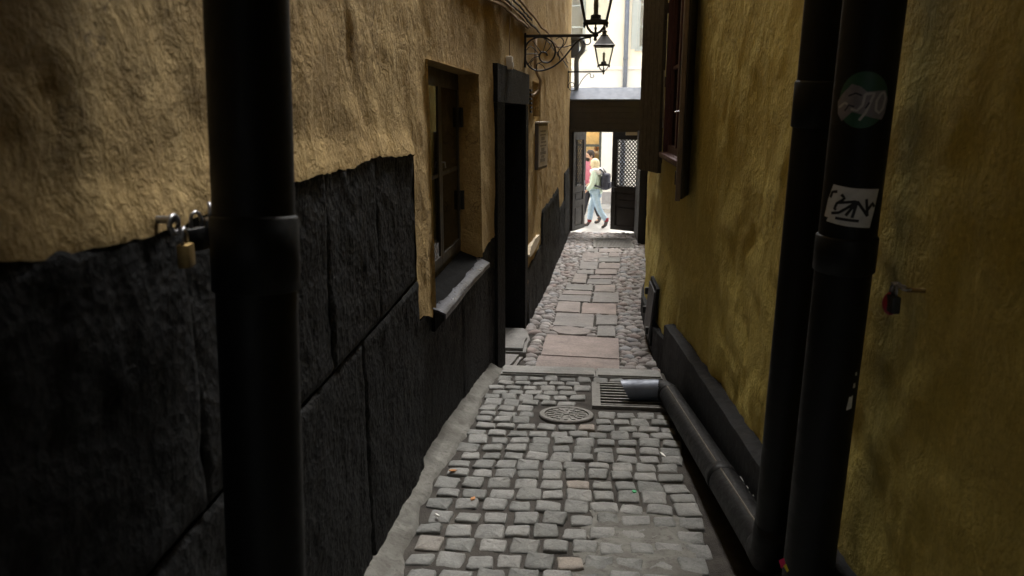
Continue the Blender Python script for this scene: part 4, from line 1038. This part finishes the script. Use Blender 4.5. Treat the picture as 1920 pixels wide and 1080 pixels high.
scr1 = [([q(*p) for p in smooth2([(705, 305), (680, 322), (610, 335), (560, 372), (505, 440), (450, 500), (370, 555), (270, 580), (200, 555), (160, 500), (150, 430), (175, 360), (240, 322), (310, 322), (370, 352), (400, 410), (395, 465), (360, 508), (315, 515), (280, 495), (270, 462), (290, 435), (325, 440), (338, 462)])], .0085),
        (Q(smooth2([(630, 350), (640, 372), (668, 378), (688, 358), (684, 330), (700, 312)])), .006),
        (Q(smooth2([(160, 420), (200, 390), (260, 440)])), .004), (Q(smooth2([(152, 450), (210, 445), (268, 450)])), .004), (Q(smooth2([(180, 525), (220, 480), (270, 465)])), .004),
        (Q(smooth2([(215, 345), (245, 385), (285, 435)])), .004), (Q(smooth2([(330, 325), (320, 370), (300, 430)])), .004), (Q(smooth2([(250, 570), (250, 530), (290, 512)])), .004),
        (Q(smooth2([(340, 360), (370, 370), (350, 410), (310, 440)])), .004), (Q(smooth2([(400, 395), (480, 395), (560, 372)])), .0045), (Q(smooth2([(425, 470), (420, 440), (455, 390), (470, 350), (440, 320), (405, 335)])), .004),
        (Q(smooth2([(440, 500), (430, 430), (480, 370), (500, 315)])), .004), (Q(smooth2([(205, 545), (200, 515), (225, 490)])), .004), (Q(smooth2([(320, 565), (300, 540), (260, 520), (245, 560)])), .004)]
wall_lamp('black lantern on an ornate scrolled iron bracket, cut off by the top of the picture', Y1, 990, 68, 128 * Y1 / F * .985, scr1, False)
Y2 = 15.6; sc2 = Y2 / F / 4.5; q2 = lambda x, y: ((x - 478) * sc2, (604 - y) * sc2)
scr2 = [([q2(*p) for p in smooth2([(685, 625), (690, 640), (675, 650), (660, 640), (662, 620), (640, 620), (600, 660), (570, 710), (540, 745), (505, 748), (485, 720), (495, 690), (525, 690), (530, 715), (510, 720)])], .0075), ([q2(*p) for p in smooth2([(478, 600), (490, 650), (480, 700)])], .006)]
wall_lamp('smaller-looking black lantern on a plain scroll bracket near the gate', Y2, 1068, 135, 64 * Y2 / F, scr2, True)

# ================================================================== CABLES AND FITTINGS ON THE LEFT WALL
def cable(label, z_of, y0, y1, rad, mat, off=.02, seed=0):
    pts = []
    n = 70
    for i in range(n + 1):
        Y = y0 + (y1 - y0) * i / n; z = z_of(Y) + .012 * fbm((Y * 1.5, seed * 3.3, 0), 3)
        pts.append((XL(Y) + relL(Y, z) + off + .008 * fbm((Y * 2, seed * 5.1, 4), 2), Y, z))
    b = Vector(pts[0]); o = MB().tube([Vector(p) - b for p in pts], rad, 8).build('cable', M[mat], None, smooth=True); o.location = b
    tag(o, label, 'cable', 'cables running along the left wall'); return o
za = onL(1000, 70)[2]
cable('thick pale cable, lowest of the bundle above the door', lambda Y: za + .02, 4.2, 8.1, .011, 'cable_tan', .02, 1)
cable('pale cable second from the bottom of the bundle above the door', lambda Y: za + .065 - .004 * (Y - 6), 4.2, 8.3, .009, 'cable_tan', .022, 2)
cable('black cable in the middle of the bundle above the door', lambda Y: za + .095, 4.2, 9.2, .010, 'cable_black', .022, 3)
cable('black cable below the topmost of the bundle', lambda Y: za + .16 - .012 * (Y - 6), 4.2, 8.4, .009, 'cable_black', .025, 4)
cable('long tan cable, topmost, running on towards the gate', lambda Y: za + .21 - .006 * (Y - 6), 4.2, 15.5, .012, 'cable_tan', .02, 5)
cable('thin black cable running on past the lamp towards the gate', lambda Y: za + .10 - .005 * (Y - 8), 8.2, 15.3, .008, 'cable_black', .02, 6)
s0 = onL(958, 118, .03); jb = empty('junction_box', (XL(s0[1]) + .0, s0[1], s0[2])); tag(jb, 'small white plastic sensor box above the black door', 'junction box')
MB().box((-.03, -.05, -.055), (.045, .05, .055), .012).build('housing', M['white_plastic'], jb, auto=40)
MB().box((.045, -.03, -.04), (.052, .03, .005), .003).build('cover_plate', M['white_plastic'], jb)
MB().tube([(.02, 0, .055), (.018, -.01, .2), (.02, .02, .34), (.03, .05, .46), (.03, .1, .56)], .005, 6).build('wire', M['cable_tan'], jb, smooth=True)
hk = onL(999, 150); tb = empty('conduit', (XL(hk[1]) + .01, hk[1], hk[2])); tag(tb, 'bent tan conduit hooking into the niche above the notice plate', 'conduit')
MB().tube([(.02, -.05, .45), (.02, -.05, .15), (.03, .02, .08), (.07, .08, .0), (.06, .10, -.10), (.0, .04, -.16), (-.02, -.1, -.17)], .017, 10).build('tube', M['cable_tan'], tb, smooth=True)
# notice plate
sa, sb = onL(998, 232, .05), onL(1013, 300, .05); SY0, SY1 = 8.95, 9.62
zt, zb_ = on_Y(1004, 231, 9.2)[2], on_Y(1004, 316, 9.2)[2]
sg = empty('notice_plate', (XL(9.2) + .05, 9.2, zb_), R(-9)); tag(sg, 'pale weathered notice plate in a dark frame on the ochre wall', 'sign')
h = zt - zb_; wd = .26
MB().box((-.05, -wd, 0), (.025, wd, h), .004).build('backing', M['sign_edge'], sg)
MB().box((.0252, -wd + .03, .03), (.032, wd - .03, h - .03)).build('face', M['sign_face'], sg)
rr = random.Random(4)
for i in range(9):
    z = h - .09 - i * (h - .15) / 9; a = wd - .08; hh_ = rr.uniform(.006, .022); MB().box((.0325, -a + rr.uniform(0, .08), z - hh_), (.034, a - rr.uniform(0, .16), z + hh_)).build('text_line', M['sign_text'], sg)
MB().box((-.05, -wd - .02, h + .002), (.05, wd + .02, h + .018)).build('drip_cap', M['white_plastic'], sg)

# padlocks
def padlock(name, label, loc, mat, sx=1.0, rz=0, ball=False):
    o = empty(name, loc, rz); tag(o, label, 'padlock')
    if ball: MB().sphere((0, 0, -.03), .026, (.8, .9, 1.15)).build('body', M[mat], o, smooth=True)
    else: MB().box((-.011, -.02 * sx, -.055), (.011, .02 * sx, -.012), .005).build('body', M[mat], o, auto=40)
    MB().tube([(0, .013 * math.cos(t), .013 * math.sin(t)) for t in np.linspace(0, math.pi, 13)] if False else [(0, -.013, -.014), (0, -.013, .004), (0, -.009, .013), (0, 0, .017), (0, .009, .013), (0, .013, .004), (0, .013, -.014)], .0035, 8).build('shackle', M['steel'], o, smooth=True)
    MB().lathe([(.004, 0), (.004, .001)], (0, 0, -.056), 8).build('keyhole', M['hole'], o)
    return o
hb = Vector(onL(315, 412, .035))
eb = empty('eye_bolt', tuple(hb)); tag(eb, 'steel eye bolt in the left wall holding padlocks beside the pipe', 'bolt')
MB().tube([(-.06, 0, 0), (.01, 0, 0)], .007, 10).build('shank', M['steel'], eb)
MB().tube([(.01 + .0, .015 * math.cos(t), -.008 + .015 * math.sin(t)) for t in np.linspace(0, 2 * math.pi, 21)], .005, 8, cap=False).build('ring', M['steel'], eb, smooth=True)
padlock('padlock', 'brass padlock hanging lowest from the bolt by the left pipe', hb + Vector((.014, .025, -.035)), 'brass', 1.0, .2)
padlock('padlock', 'dark steel padlock behind the brass one by the left pipe', hb + Vector((.012, .075, -.012)), 'iron', 1.5, -.3)
padlock('padlock', 'shiny grey padlock tucked nearest the left pipe', hb + Vector((.02, .115, .0)), 'sill_metal', 1.4, .5)
hr = Vector(onR(1690, 540, -.045))
eb2 = empty('eye_bolt', tuple(hr)); tag(eb2, 'threaded steel rod with chain on the right wall behind the pipe', 'bolt')
MB().tube([(.08, -.03, .0), (-.0, -.03, .002)], .006, 10).build('shank', M['brass'], eb2)
for i in range(6): MB().tube([(.006 * (i % 2) + .009 * math.cos(t), -.03 + i * .016 + .012 * math.sin(t), .004 * ((i + 1) % 2)) for t in np.linspace(0, 2 * math.pi, 13)], .003, 6, cap=False).build('chain_link', M['steel'], eb2, smooth=True)
padlock('padlock', 'red rounded padlock hanging beside the stickered pipe', hr + Vector((0, .052, -.022)), 'red_lock', 1, .0, True)
padlock('padlock', 'black padlock next to the red one on the right wall', hr + Vector((-.004, .028, -.014)), 'iron', 1.1, .0)
# coloured scraps tied at the foot of the stickered pipe
sc0 = Vector(on_X(1466, 1058, PRX - .09)); o = empty('paper_scrap', tuple(sc0)); tag(o, 'crumpled pink and yellow paper scrap stuck at the foot of the right pipe', 'litter')
MB().add([(-.01, 0, .012), (.006, .004, .02), (.012, .0, -.004), (-.002, -.004, -.012)], [(0, 1, 2, 3)]).build('pink_piece', M['pink'], o)
MB().add([(.004, -.002, -.004), (.012, .0, .002), (.022, .0, -.02), (.016, -.004, -.024)], [(0, 1, 2, 3)]).build('yellow_piece', M['yellow'], o)
# litter on the setts
def scrap(name, label, px, poly, mat, rz=0, h=.004, cat='litter'):
    p = on_near(*px); o = MB().prism([(x, y, .0) for x, y in poly], (0, 0, h)).build(name, M[mat]); o.location = (p[0], p[1], zn(p[1]) + .010); o.rotation_euler = (-math.atan(S1) + .15, .12, rz); tag(o, label, cat)
leafp = [(-.022, 0), (-.01, .010), (.006, .012), (.024, .002), (.008, -.009), (-.008, -.010)]
scrap('dry_leaf', 'brown dry leaf lying at the edge of the mortar skirting', (849, 886), leafp, 'leaf_brown', .4, cat='leaf')
scrap('dry_leaf', 'orange brown leaf between the setts left of centre', (887, 939), leafp, 'leaf_brown', 1.3, cat='leaf')
scrap('bottle_cap', 'small green bottle cap between the setts', (1189, 926), [(.012 * math.cos(i * .785), .012 * math.sin(i * .785)) for i in range(8)], 'green_cap', 0, .006, 'cap')
scrap('feather', 'white feather on the setts near the ground pipe', (1243, 856), [(-.003, -.03), (.004, -.02), (.010, .02), (.002, .038), (-.006, .01)], 'white_scrap', .5, .003, 'feather')
scrap('cigarette_end', 'tiny white cigarette end among the left setts', (820, 971), [(-.004, -.012), (.004, -.012), (.004, .012), (-.004, .012)], 'white_scrap', .9, .007, 'cigarette')

# ================================================================== ACROSS THE STREET
YB = 23.0; bz = street_z + .10
opp = empty('shop_building', (0, YB, bz)); tag(opp, 'pale cream building with a shop window across the street beyond the gate', 'building'); opp.location = (0, 0, 0)
MB().box((-40, YB - 1.35, street_z - .2), (40, YB + .1, bz)).build('pavement', M['pavement']); tag(bpy.data.objects['pavement'], kind='structure')
zs1 = on_Y(1140, 128, YB)[2]
sw0, sw1 = on_Y(1086, 300, YB)[0] - 1.2, on_Y(1127, 300, YB)[0]; swz0, swz1 = bz + .55, on_Y(1100, 215, YB)[2]
uw0, uwz0, uwz1 = on_Y(1195, 50, YB)[0], on_Y(1195, 92, YB)[2], on_Y(1195, 92, YB)[2] + 1.9
def facade(name, x0, x1, z0, z1, holes, mat):
    xs = sorted({x0, x1, *[h[0] for h in holes], *[h[1] for h in holes]}); zs = sorted({z0, z1, *[h[2] for h in holes], *[h[3] for h in holes]}); m = MB()
    for a, b in zip(xs[:-1], xs[1:]):
        for c, d in zip(zs[:-1], zs[1:]):
            if any(h[0] < (a + b) / 2 < h[1] and h[2] < (c + d) / 2 < h[3] for h in holes): continue
            m.add([(a, YB, c), (b, YB, c), (b, YB, d), (a, YB, d)], [(0, 1, 2, 3)])
    for h in holes:
        a, b, c, d = h[:4]; y = YB + .22
        m.add([(a, YB, c), (b, YB, c), (b, y, c), (a, y, c)], [(0, 1, 2, 3)]).add([(a, YB, d), (b, YB, d), (b, y, d), (a, y, d)], [(0, 1, 2, 3)]).add([(a, YB, c), (a, y, c), (a, y, d), (a, YB, d)], [(0, 1, 2, 3)]).add([(b, YB, c), (b, y, c), (b, y, d), (b, YB, d)], [(0, 1, 2, 3)])
    return m.build(name, mat, opp)
shops = [(sw0 + k, sw1 + k, swz0, swz1) for k in (-6.4, -3.2, 0, 3.6)]
ups = [(uw0 + k, uw0 + 1.15 + k, uwz0, uwz1) for k in (-7.8, -5.2, -2.6, 0, 2.6)]
facade('ground_wall', -14, 14, bz - .3, zs1, shops, M['white_render'])
facade('upper_wall', -14, 14, zs1 + .0, 5.4, ups, M['cream'])
MB().box((-14, YB - .06, zs1 - .035), (14, YB - .003, zs1 + .05), .01).build('string_course', M['white_render'], opp)
pz_ = on_Y(1138, 360, YB)[2]
for a, b in ((-14, sw0 - 6.45), (sw1 - 6.35, sw0 - 3.25), (sw1 - 3.15, sw0 - .05), (sw1 + .05, sw0 + 3.55), (sw1 + 3.65, 14)):
    MB().box((a, YB - .03, bz - .05), (b, YB - .003, pz_)).build('plinth', M['grey_render'], opp)
MB().box((-14.2, YB - .3, 5.4), (14.2, YB + 6, 5.7)).build('roof', M['roofing'], opp)
MB().box((-14, YB + 1.6, bz - .3), (14, YB + 6, 5.4)).build('inner_wall', M['white_render'], opp)
for i, (a, b, c, d) in enumerate(shops):
    f = MB(); y0, y1 = YB + .08, YB + .15; t = .07; zm = on_Y(1110, 273, YB)[2]
    f.box((a, y0, c), (a + t, y1, d)).box((b - t, y0, c), (b, y1, d)).box((a + t, y0, c), (b - t, y1, c + t)).box((a + t, y0, d - t), (b - t, y1, d)).box((a + t, y0, zm - .035), (b - t, y1, zm + .035)).box(((a + b) / 2 - .03, y0, c + t), ((a + b) / 2 + .03, y1, zm - .035))
    f = f.build('shop_window', M['shop_green'], opp)
    for (e, g) in ((c + t, zm - .035), (zm + .035, d - t)):
        MB().box((a + t, YB + .11, e), (b - t, YB + .114, g)).build('pane', M['glass'], f)
    bx_ = MB(); e_ = YB + .9
    bx_.box((a - .1, e_, c - .1), (b + .1, e_ + .03, d + .1)).box((a - .1, YB + .2, c - .1), (a - .07, e_, d + .1)).box((b + .07, YB + .2, c - .1), (b + .1, e_, d + .1)).box((a - .1, YB + .2, c - .1), (b + .1, e_, c - .06)).box((a - .1, YB + .2, d + .06), (b + .1, e_, d + .1))
    bx_.build('display_box', M['orange_panel'], f)
    MB().box((a + .2, YB + .45, d - .02), (b - .2, YB + .6, d + .01)).build('shop_lamp', M['shop_lamp'], f)
    for k in range(3): MB().box((a + .3 + k * .45, e_ - .25, c - .05 + .02), (a + .6 + k * .45, e_ - .05, c + .3 + .15 * (k % 2)), .02).build('display_box', M['cable_tan'], f)
for i, (a, b, c, d) in enumerate(ups):
    f = MB(); y0, y1 = YB + .05, YB + .12; t = .08
    f.box((a, y0, c), (a + t, y1, d)).box((b - t, y0, c), (b, y1, d)).box((a + t, y0, c), (b - t, y1, c + t)).box((a + t, y0, d - t), (b - t, y1, d)).box(((a + b) / 2 - .04, y0, c + t), ((a + b) / 2 + .04, y1, d - t))
    f = f.build('window', M['win_grey'], opp)
    for (p_, q_) in ((a + t, (a + b) / 2 - .04), ((a + b) / 2 + .04, b - t)):
        for z_ in (c + .62, c + 1.2): MB().box((p_, y0 + .02, z_ - .015), (q_, y1 - .01, z_ + .015)).build('glazing_bar', M['win_grey'], f)
        MB().box((p_, YB + .085, c + t), (q_, YB + .089, d - t)).build('pane', M['glass'], f)
    MB().box((a - .05, YB - .07, c - .05), (b + .05, YB + .05, c - .002), .006).build('window_sill', M['win_grey'], f)
    MB().box((a - .16, YB - .02, c - .003), (a - .005, YB - .003, d + .1)).build('window_trim', M['win_grey'], f)
# street downpipe on that facade
dx = on_Y(1174, 80, YB - .1)[0]; dzb = on_Y(1172, 160, YB - .1)[2]
o = empty('downpipe', (dx, YB - .1, bz)); tag(o, 'slim blue grey downpipe on the cream facade across the street', 'downpipe')
MB().tube([(0, 0, .05), (0, 0, 5.4 - bz)], .062, 16).build('pipe', M['grey_pipe'], o, smooth=True)
for z in (1.2, 3.0, 4.1, 6.0): MB().tube([(0, 0, z), (0, 0, z + .07)], .07, 16).tube([(0, .04, z + .03), (0, .1, z + .03)], .01, 6).build('collar', M['grey_pipe'], o, smooth=True)
# S-bent pipe at the street corner of the left building
YS = 17.25; sp = [on_Y(x, y, YS) for x, y in ((1066, 70), (1080, 70), (1090, 75), (1094, 84), (1092, 95), (1085, 104), (1081, 114), (1081, 135), (1081, 175))]
o = empty('downpipe', tuple(sp[-1])); tag(o, 'grey S-bent downpipe at the corner above the gate flashing', 'downpipe')
b = Vector(sp[-1]); pts = smooth2([tuple(p) for p in sp], 6)
MB().tube([Vector((*p[:2], p[2])) - b if len(p) == 3 else p for p in pts], .052, 16).build('pipe', M['grey_pipe'], o, smooth=True)
MB().tube([(0, 0, .0), (0, 0, -2.2)], .052, 16).build('lower_pipe', M['grey_pipe'], o, smooth=True)
cb = on_Y(1079, 90, YS + .1); MB().box((cb[0] - .30 - b.x, .05, cb[2] - .2 - b.z), (cb[0] + .08 - b.x, .3, cb[2] + .2 - b.z), .02).build('rain_head', M['sheet'], o)

# ================================================================== PEOPLE
def skin(name, verts, edges, radii, mat, parent, root=0, sub=2):
    me = bpy.data.meshes.new(name); me.from_pydata(verts, edges, []); o = bpy.data.objects.new(name, me); COL.objects.link(o)
    md = o.modifiers.new('s', 'SKIN'); md.use_smooth_shade = True
    for i, sv_ in enumerate(me.skin_vertices[0].data):
        r_ = radii[i]; sv_.radius = (r_, r_) if not hasattr(r_, '__len__') else r_; sv_.use_root = (i == root)
    sb = o.modifiers.new('u', 'SUBSURF'); sb.levels = sub; sb.render_levels = sub
    dg_ = bpy.context.evaluated_depsgraph_get(); me2 = bpy.data.meshes.new_from_object(o.evaluated_get(dg_))
    bpy.data.objects.remove(o); me2.polygons.foreach_set('use_smooth', [True] * len(me2.polygons))
    me2.materials.clear(); return link(name, me2, parent, mat)
def person(label, loc, rz, H, top, legs, hair, coat_len, jacket=True, legm='denim', bulk=1.0, pose='stride'):
    k = H / 1.65; o = empty('person', loc, rz); tag(o, label, 'person')
    S = lambda *p: tuple(c * k for c in p)
    # walking towards -X; leg at y<0 is the near one
    hipL, kneL, ankL, toeL = S(0, -.085, .86), S(.10, -.09, .47), S(.30, -.09, .13), S(.20, -.10, .03)
    hipR, kneR, ankR, toeR = S(0, .085, .86), S(-.13, .085, .48), S(-.16, .08, .08), S(-.31, .08, .035)
    if pose == 'soft': kneL, ankL, toeL, kneR, ankR, toeR = S(.06, -.09, .47), S(.20, -.09, .09), S(.08, -.1, .03), S(-.10, .085, .48), S(-.18, .08, .08), S(-.32, .08, .035)
    pel, sp1, ch, nk, hd0, hd1 = S(0, 0, .90), S(-.005, 0, 1.08), S(-.02, 0, 1.28), S(-.035, 0, 1.42), S(-.05, 0, 1.48), S(-.06, 0, 1.60)
    shL, elL, wrL, haL = S(-.01, -.17, 1.36), S(-.03, -.23, 1.10), S(-.18, -.22, .93), S(-.25, -.21, .87)
    shR, elR, wrR, haR = S(-.01, .17, 1.36), S(.0, .22, 1.10), S(-.12, .2, .90), S(-.18, .19, .83)
    V = [pel, sp1, ch, nk, hd0, hd1, hipL, kneL, ankL, toeL, hipR, kneR, ankR, toeR, shL, elL, wrL, haL, shR, elR, wrR, haR]
    E = [(0, 1), (1, 2), (2, 3), (3, 4), (4, 5), (0, 6), (6, 7), (7, 8), (8, 9), (0, 10), (10, 11), (11, 12), (12, 13), (2, 14), (14, 15), (15, 16), (16, 17), (2, 18), (18, 19), (19, 20), (20, 21)]
    Rr = [.11, .10, .11, .045, .07, .085, .075, .05, .034, .03, .075, .05, .034, .03, .05, .038, .026, .03, .05, .038, .026, .03]
    skin('body', V, E, [r_ * k for r_ in Rr], M['skin'], o)
    # features of the head
    hc = Vector(S(-.055, 0, 1.545))
    MB().sphere(hc, .098 * k, (1.0, .84, 1.18)).tube([hc + Vector(S(-.09, 0, .015)), hc + Vector(S(-.118, 0, -.018)), hc + Vector(S(-.09, 0, -.03))], [.008 * k, .014 * k, .008 * k], 8).build('head', M['skin'], o, smooth=True)
    for sy in (-1, 1):
        MB().sphere(hc + Vector(S(-.088, sy * .034, .012)), .011 * k, n=8, m=6).build('eye', M['ink'], o, smooth=True)
        MB().sphere(hc + Vector(S(.01, sy * .084, -.005)), .024 * k, (.6, .35, 1.1), n=8, m=6).build('ear', M['skin'], o, smooth=True)
    MB().box(hc + Vector(S(-.102, -.02, -.055)), hc + Vector(S(-.09, .02, -.048))).build('mouth', M['sock'], o)
    # trousers
    b_ = bulk
    skin('trousers', [pel, hipL, kneL, tuple(np.array(ankL) + np.array(S(0, 0, .05))), hipR, kneR, tuple(np.array(ankR) + np.array(S(0, 0, .07)))], [(0, 1), (1, 2), (2, 3), (0, 4), (4, 5), (5, 6)], [.125 * k, .098 * k * b_, .08 * k * b_, .072 * k * b_, .098 * k * b_, .08 * k * b_, .072 * k * b_], M[legm], o)
    for an, to, hl in ((ankL, toeL, .05), (ankR, toeR, .0)):
        a = np.array(an); t = np.array(to); d_ = (t - a); d_[1] = 0; hx = d_ / np.linalg.norm(d_)
        heel = a + np.array([.035, 0, -.045]) * k
        skin('boot', [tuple(a + np.array([0, 0, .06]) * k), tuple(a), tuple(heel * .5 + t * .5 + np.array([0, 0, .01])), tuple(t + hx * .03 * k)], [(0, 1), (1, 2), (2, 3)], [.05 * k, .05 * k, .045 * k, .034 * k], M['boot'], o, 1)
        if jacket: MB().tube([tuple(a + np.array([0, 0, .04]) * k), tuple(a + np.array([0, 0, .125]) * k)], .053 * k, 12).build('sock', M['sock'], o, smooth=True)
    cz = .90 - coat_len
    skin('jacket' if jacket else 'shirt', [S(.0, 0, cz), S(.0, 0, cz + .12), S(-.005, 0, 1.10), S(-.015, 0, 1.29), S(-.03, 0, 1.40), shL, elL, wrL, shR, elR, wrR],
         [(0, 1), (1, 2), (2, 3), (3, 4), (3, 5), (5, 6), (6, 7), (3, 8), (8, 9), (9, 10)], [(.15 * k, .19 * k), (.155 * k, .185 * k), (.145 * k, .165 * k), (.13 * k, .16 * k), .08 * k, .085 * k, .07 * k, .058 * k, .085 * k, .07 * k, .058 * k], M[top], o, 2)
    return o, k, hc
pw = on_Y(1114, 431, 18.75); wz = street_z
o, k, hc = person('person in mint green jacket and light jeans with navy backpack walking past the gate', (pw[0] + .02, 18.75, wz), R(-12), 1.62, 'mint', 'denim', 'blonde', .10)
hm = MB().sphere(hc + Vector((.018, 0, .02)), .118 * k, (1.0, .95, 1.12)); hm.v = [v for v in hm.v]
hm.build('hair', M['blonde'], o, smooth=True)
m = MB().sphere(hc + Vector((.03, 0, -.045)), .115 * k, (.9, 1.05, 1.05)); m.build('hair_back', M['blonde'], o, smooth=True)
MB().tube([hc + Vector((x * k, y * k, z * k)) for x, y, z in ((-.06, -.12, -.16), (.04, -.15, -.15), (.13, -.08, -.16), (.15, 0, -.17), (.13, .08, -.16), (.04, .15, -.15), (-.06, .12, -.16))], [.05 * k, .075 * k, .085 * k, .09 * k, .085 * k, .075 * k, .05 * k], 12).build('hood', M['hoodwhite'], o, smooth=True)
bp = MB(); bp.box((.06 * k, -.15 * k, .95 * k), (.26 * k, .15 * k, 1.36 * k), .07 * k); bpk = bp.build('backpack', M['pack'], o, smooth=True); bpk.rotation_euler.y = R(4)
MB().box((.23 * k, -.11 * k, .98 * k), (.295 * k, .11 * k, 1.15 * k), .03 * k).build('pocket', M['pack'], bpk, smooth=True)
for sy in (-1, 1): MB().tube([(.12 * k, sy * .11 * k, 1.36 * k), (.03 * k, sy * .13 * k, 1.45 * k), (-.12 * k, sy * .125 * k, 1.36 * k), (-.155 * k, sy * .13 * k, 1.2 * k), (-.08 * k, sy * .17 * k, 1.05 * k), (.12 * k, sy * .14 * k, 1.0 * k)], .022 * k, 8).build('strap', M['pack'], bpk, smooth=True)
pm = on_Y(1103, 425, 19.5)
o, k, hc = person('bearded person in a pink shirt and dark trousers, half hidden behind the gate leaf', (pm[0] + .05, 19.5, wz), R(28), 1.80, 'pinkshirt', 'darktrouser', 'darkhair', .02, jacket=False, legm='darktrouser', bulk=.95, pose='soft')
MB().sphere(hc + Vector((.02, 0, .03)), .104 * k, (1.0, .9, 1.1)).build('hair', M['darkhair'], o, smooth=True)
MB().sphere(hc + Vector((-.052, 0, -.075)), .062 * k, (.9, 1.05, .95)).build('beard', M['darkhair'], o, smooth=True)
# shop-window figure
mp = on_Y(1117, 345, YB + .5)
o = empty('shop_dummy', (mp[0], YB + .5, swz0 - .05)); tag(o, 'shop dummy in a mustard top behind the lit shop window', 'mannequin')
MB().lathe([(.09, 0), (.09, .02), (.015, .03), (.015, .5)], n=14).build('stand', M['iron'], o)
skin('torso', [(0, 0, .45), (0, 0, .62), (0, 0, .85), (0, 0, .97), (-.17, 0, .9), (-.2, 0, .62), (.17, 0, .9), (.2, 0, .62)], [(0, 1), (1, 2), (2, 3), (2, 4), (4, 5), (2, 6), (6, 7)], [.13, .12, .14, .05, .06, .045, .06, .045], M['mustard'], o, 1)
MB().sphere((0, 0, 1.12), .09, (.85, .95, 1.2)).build('head', M['leaf_brown'], o, smooth=True)
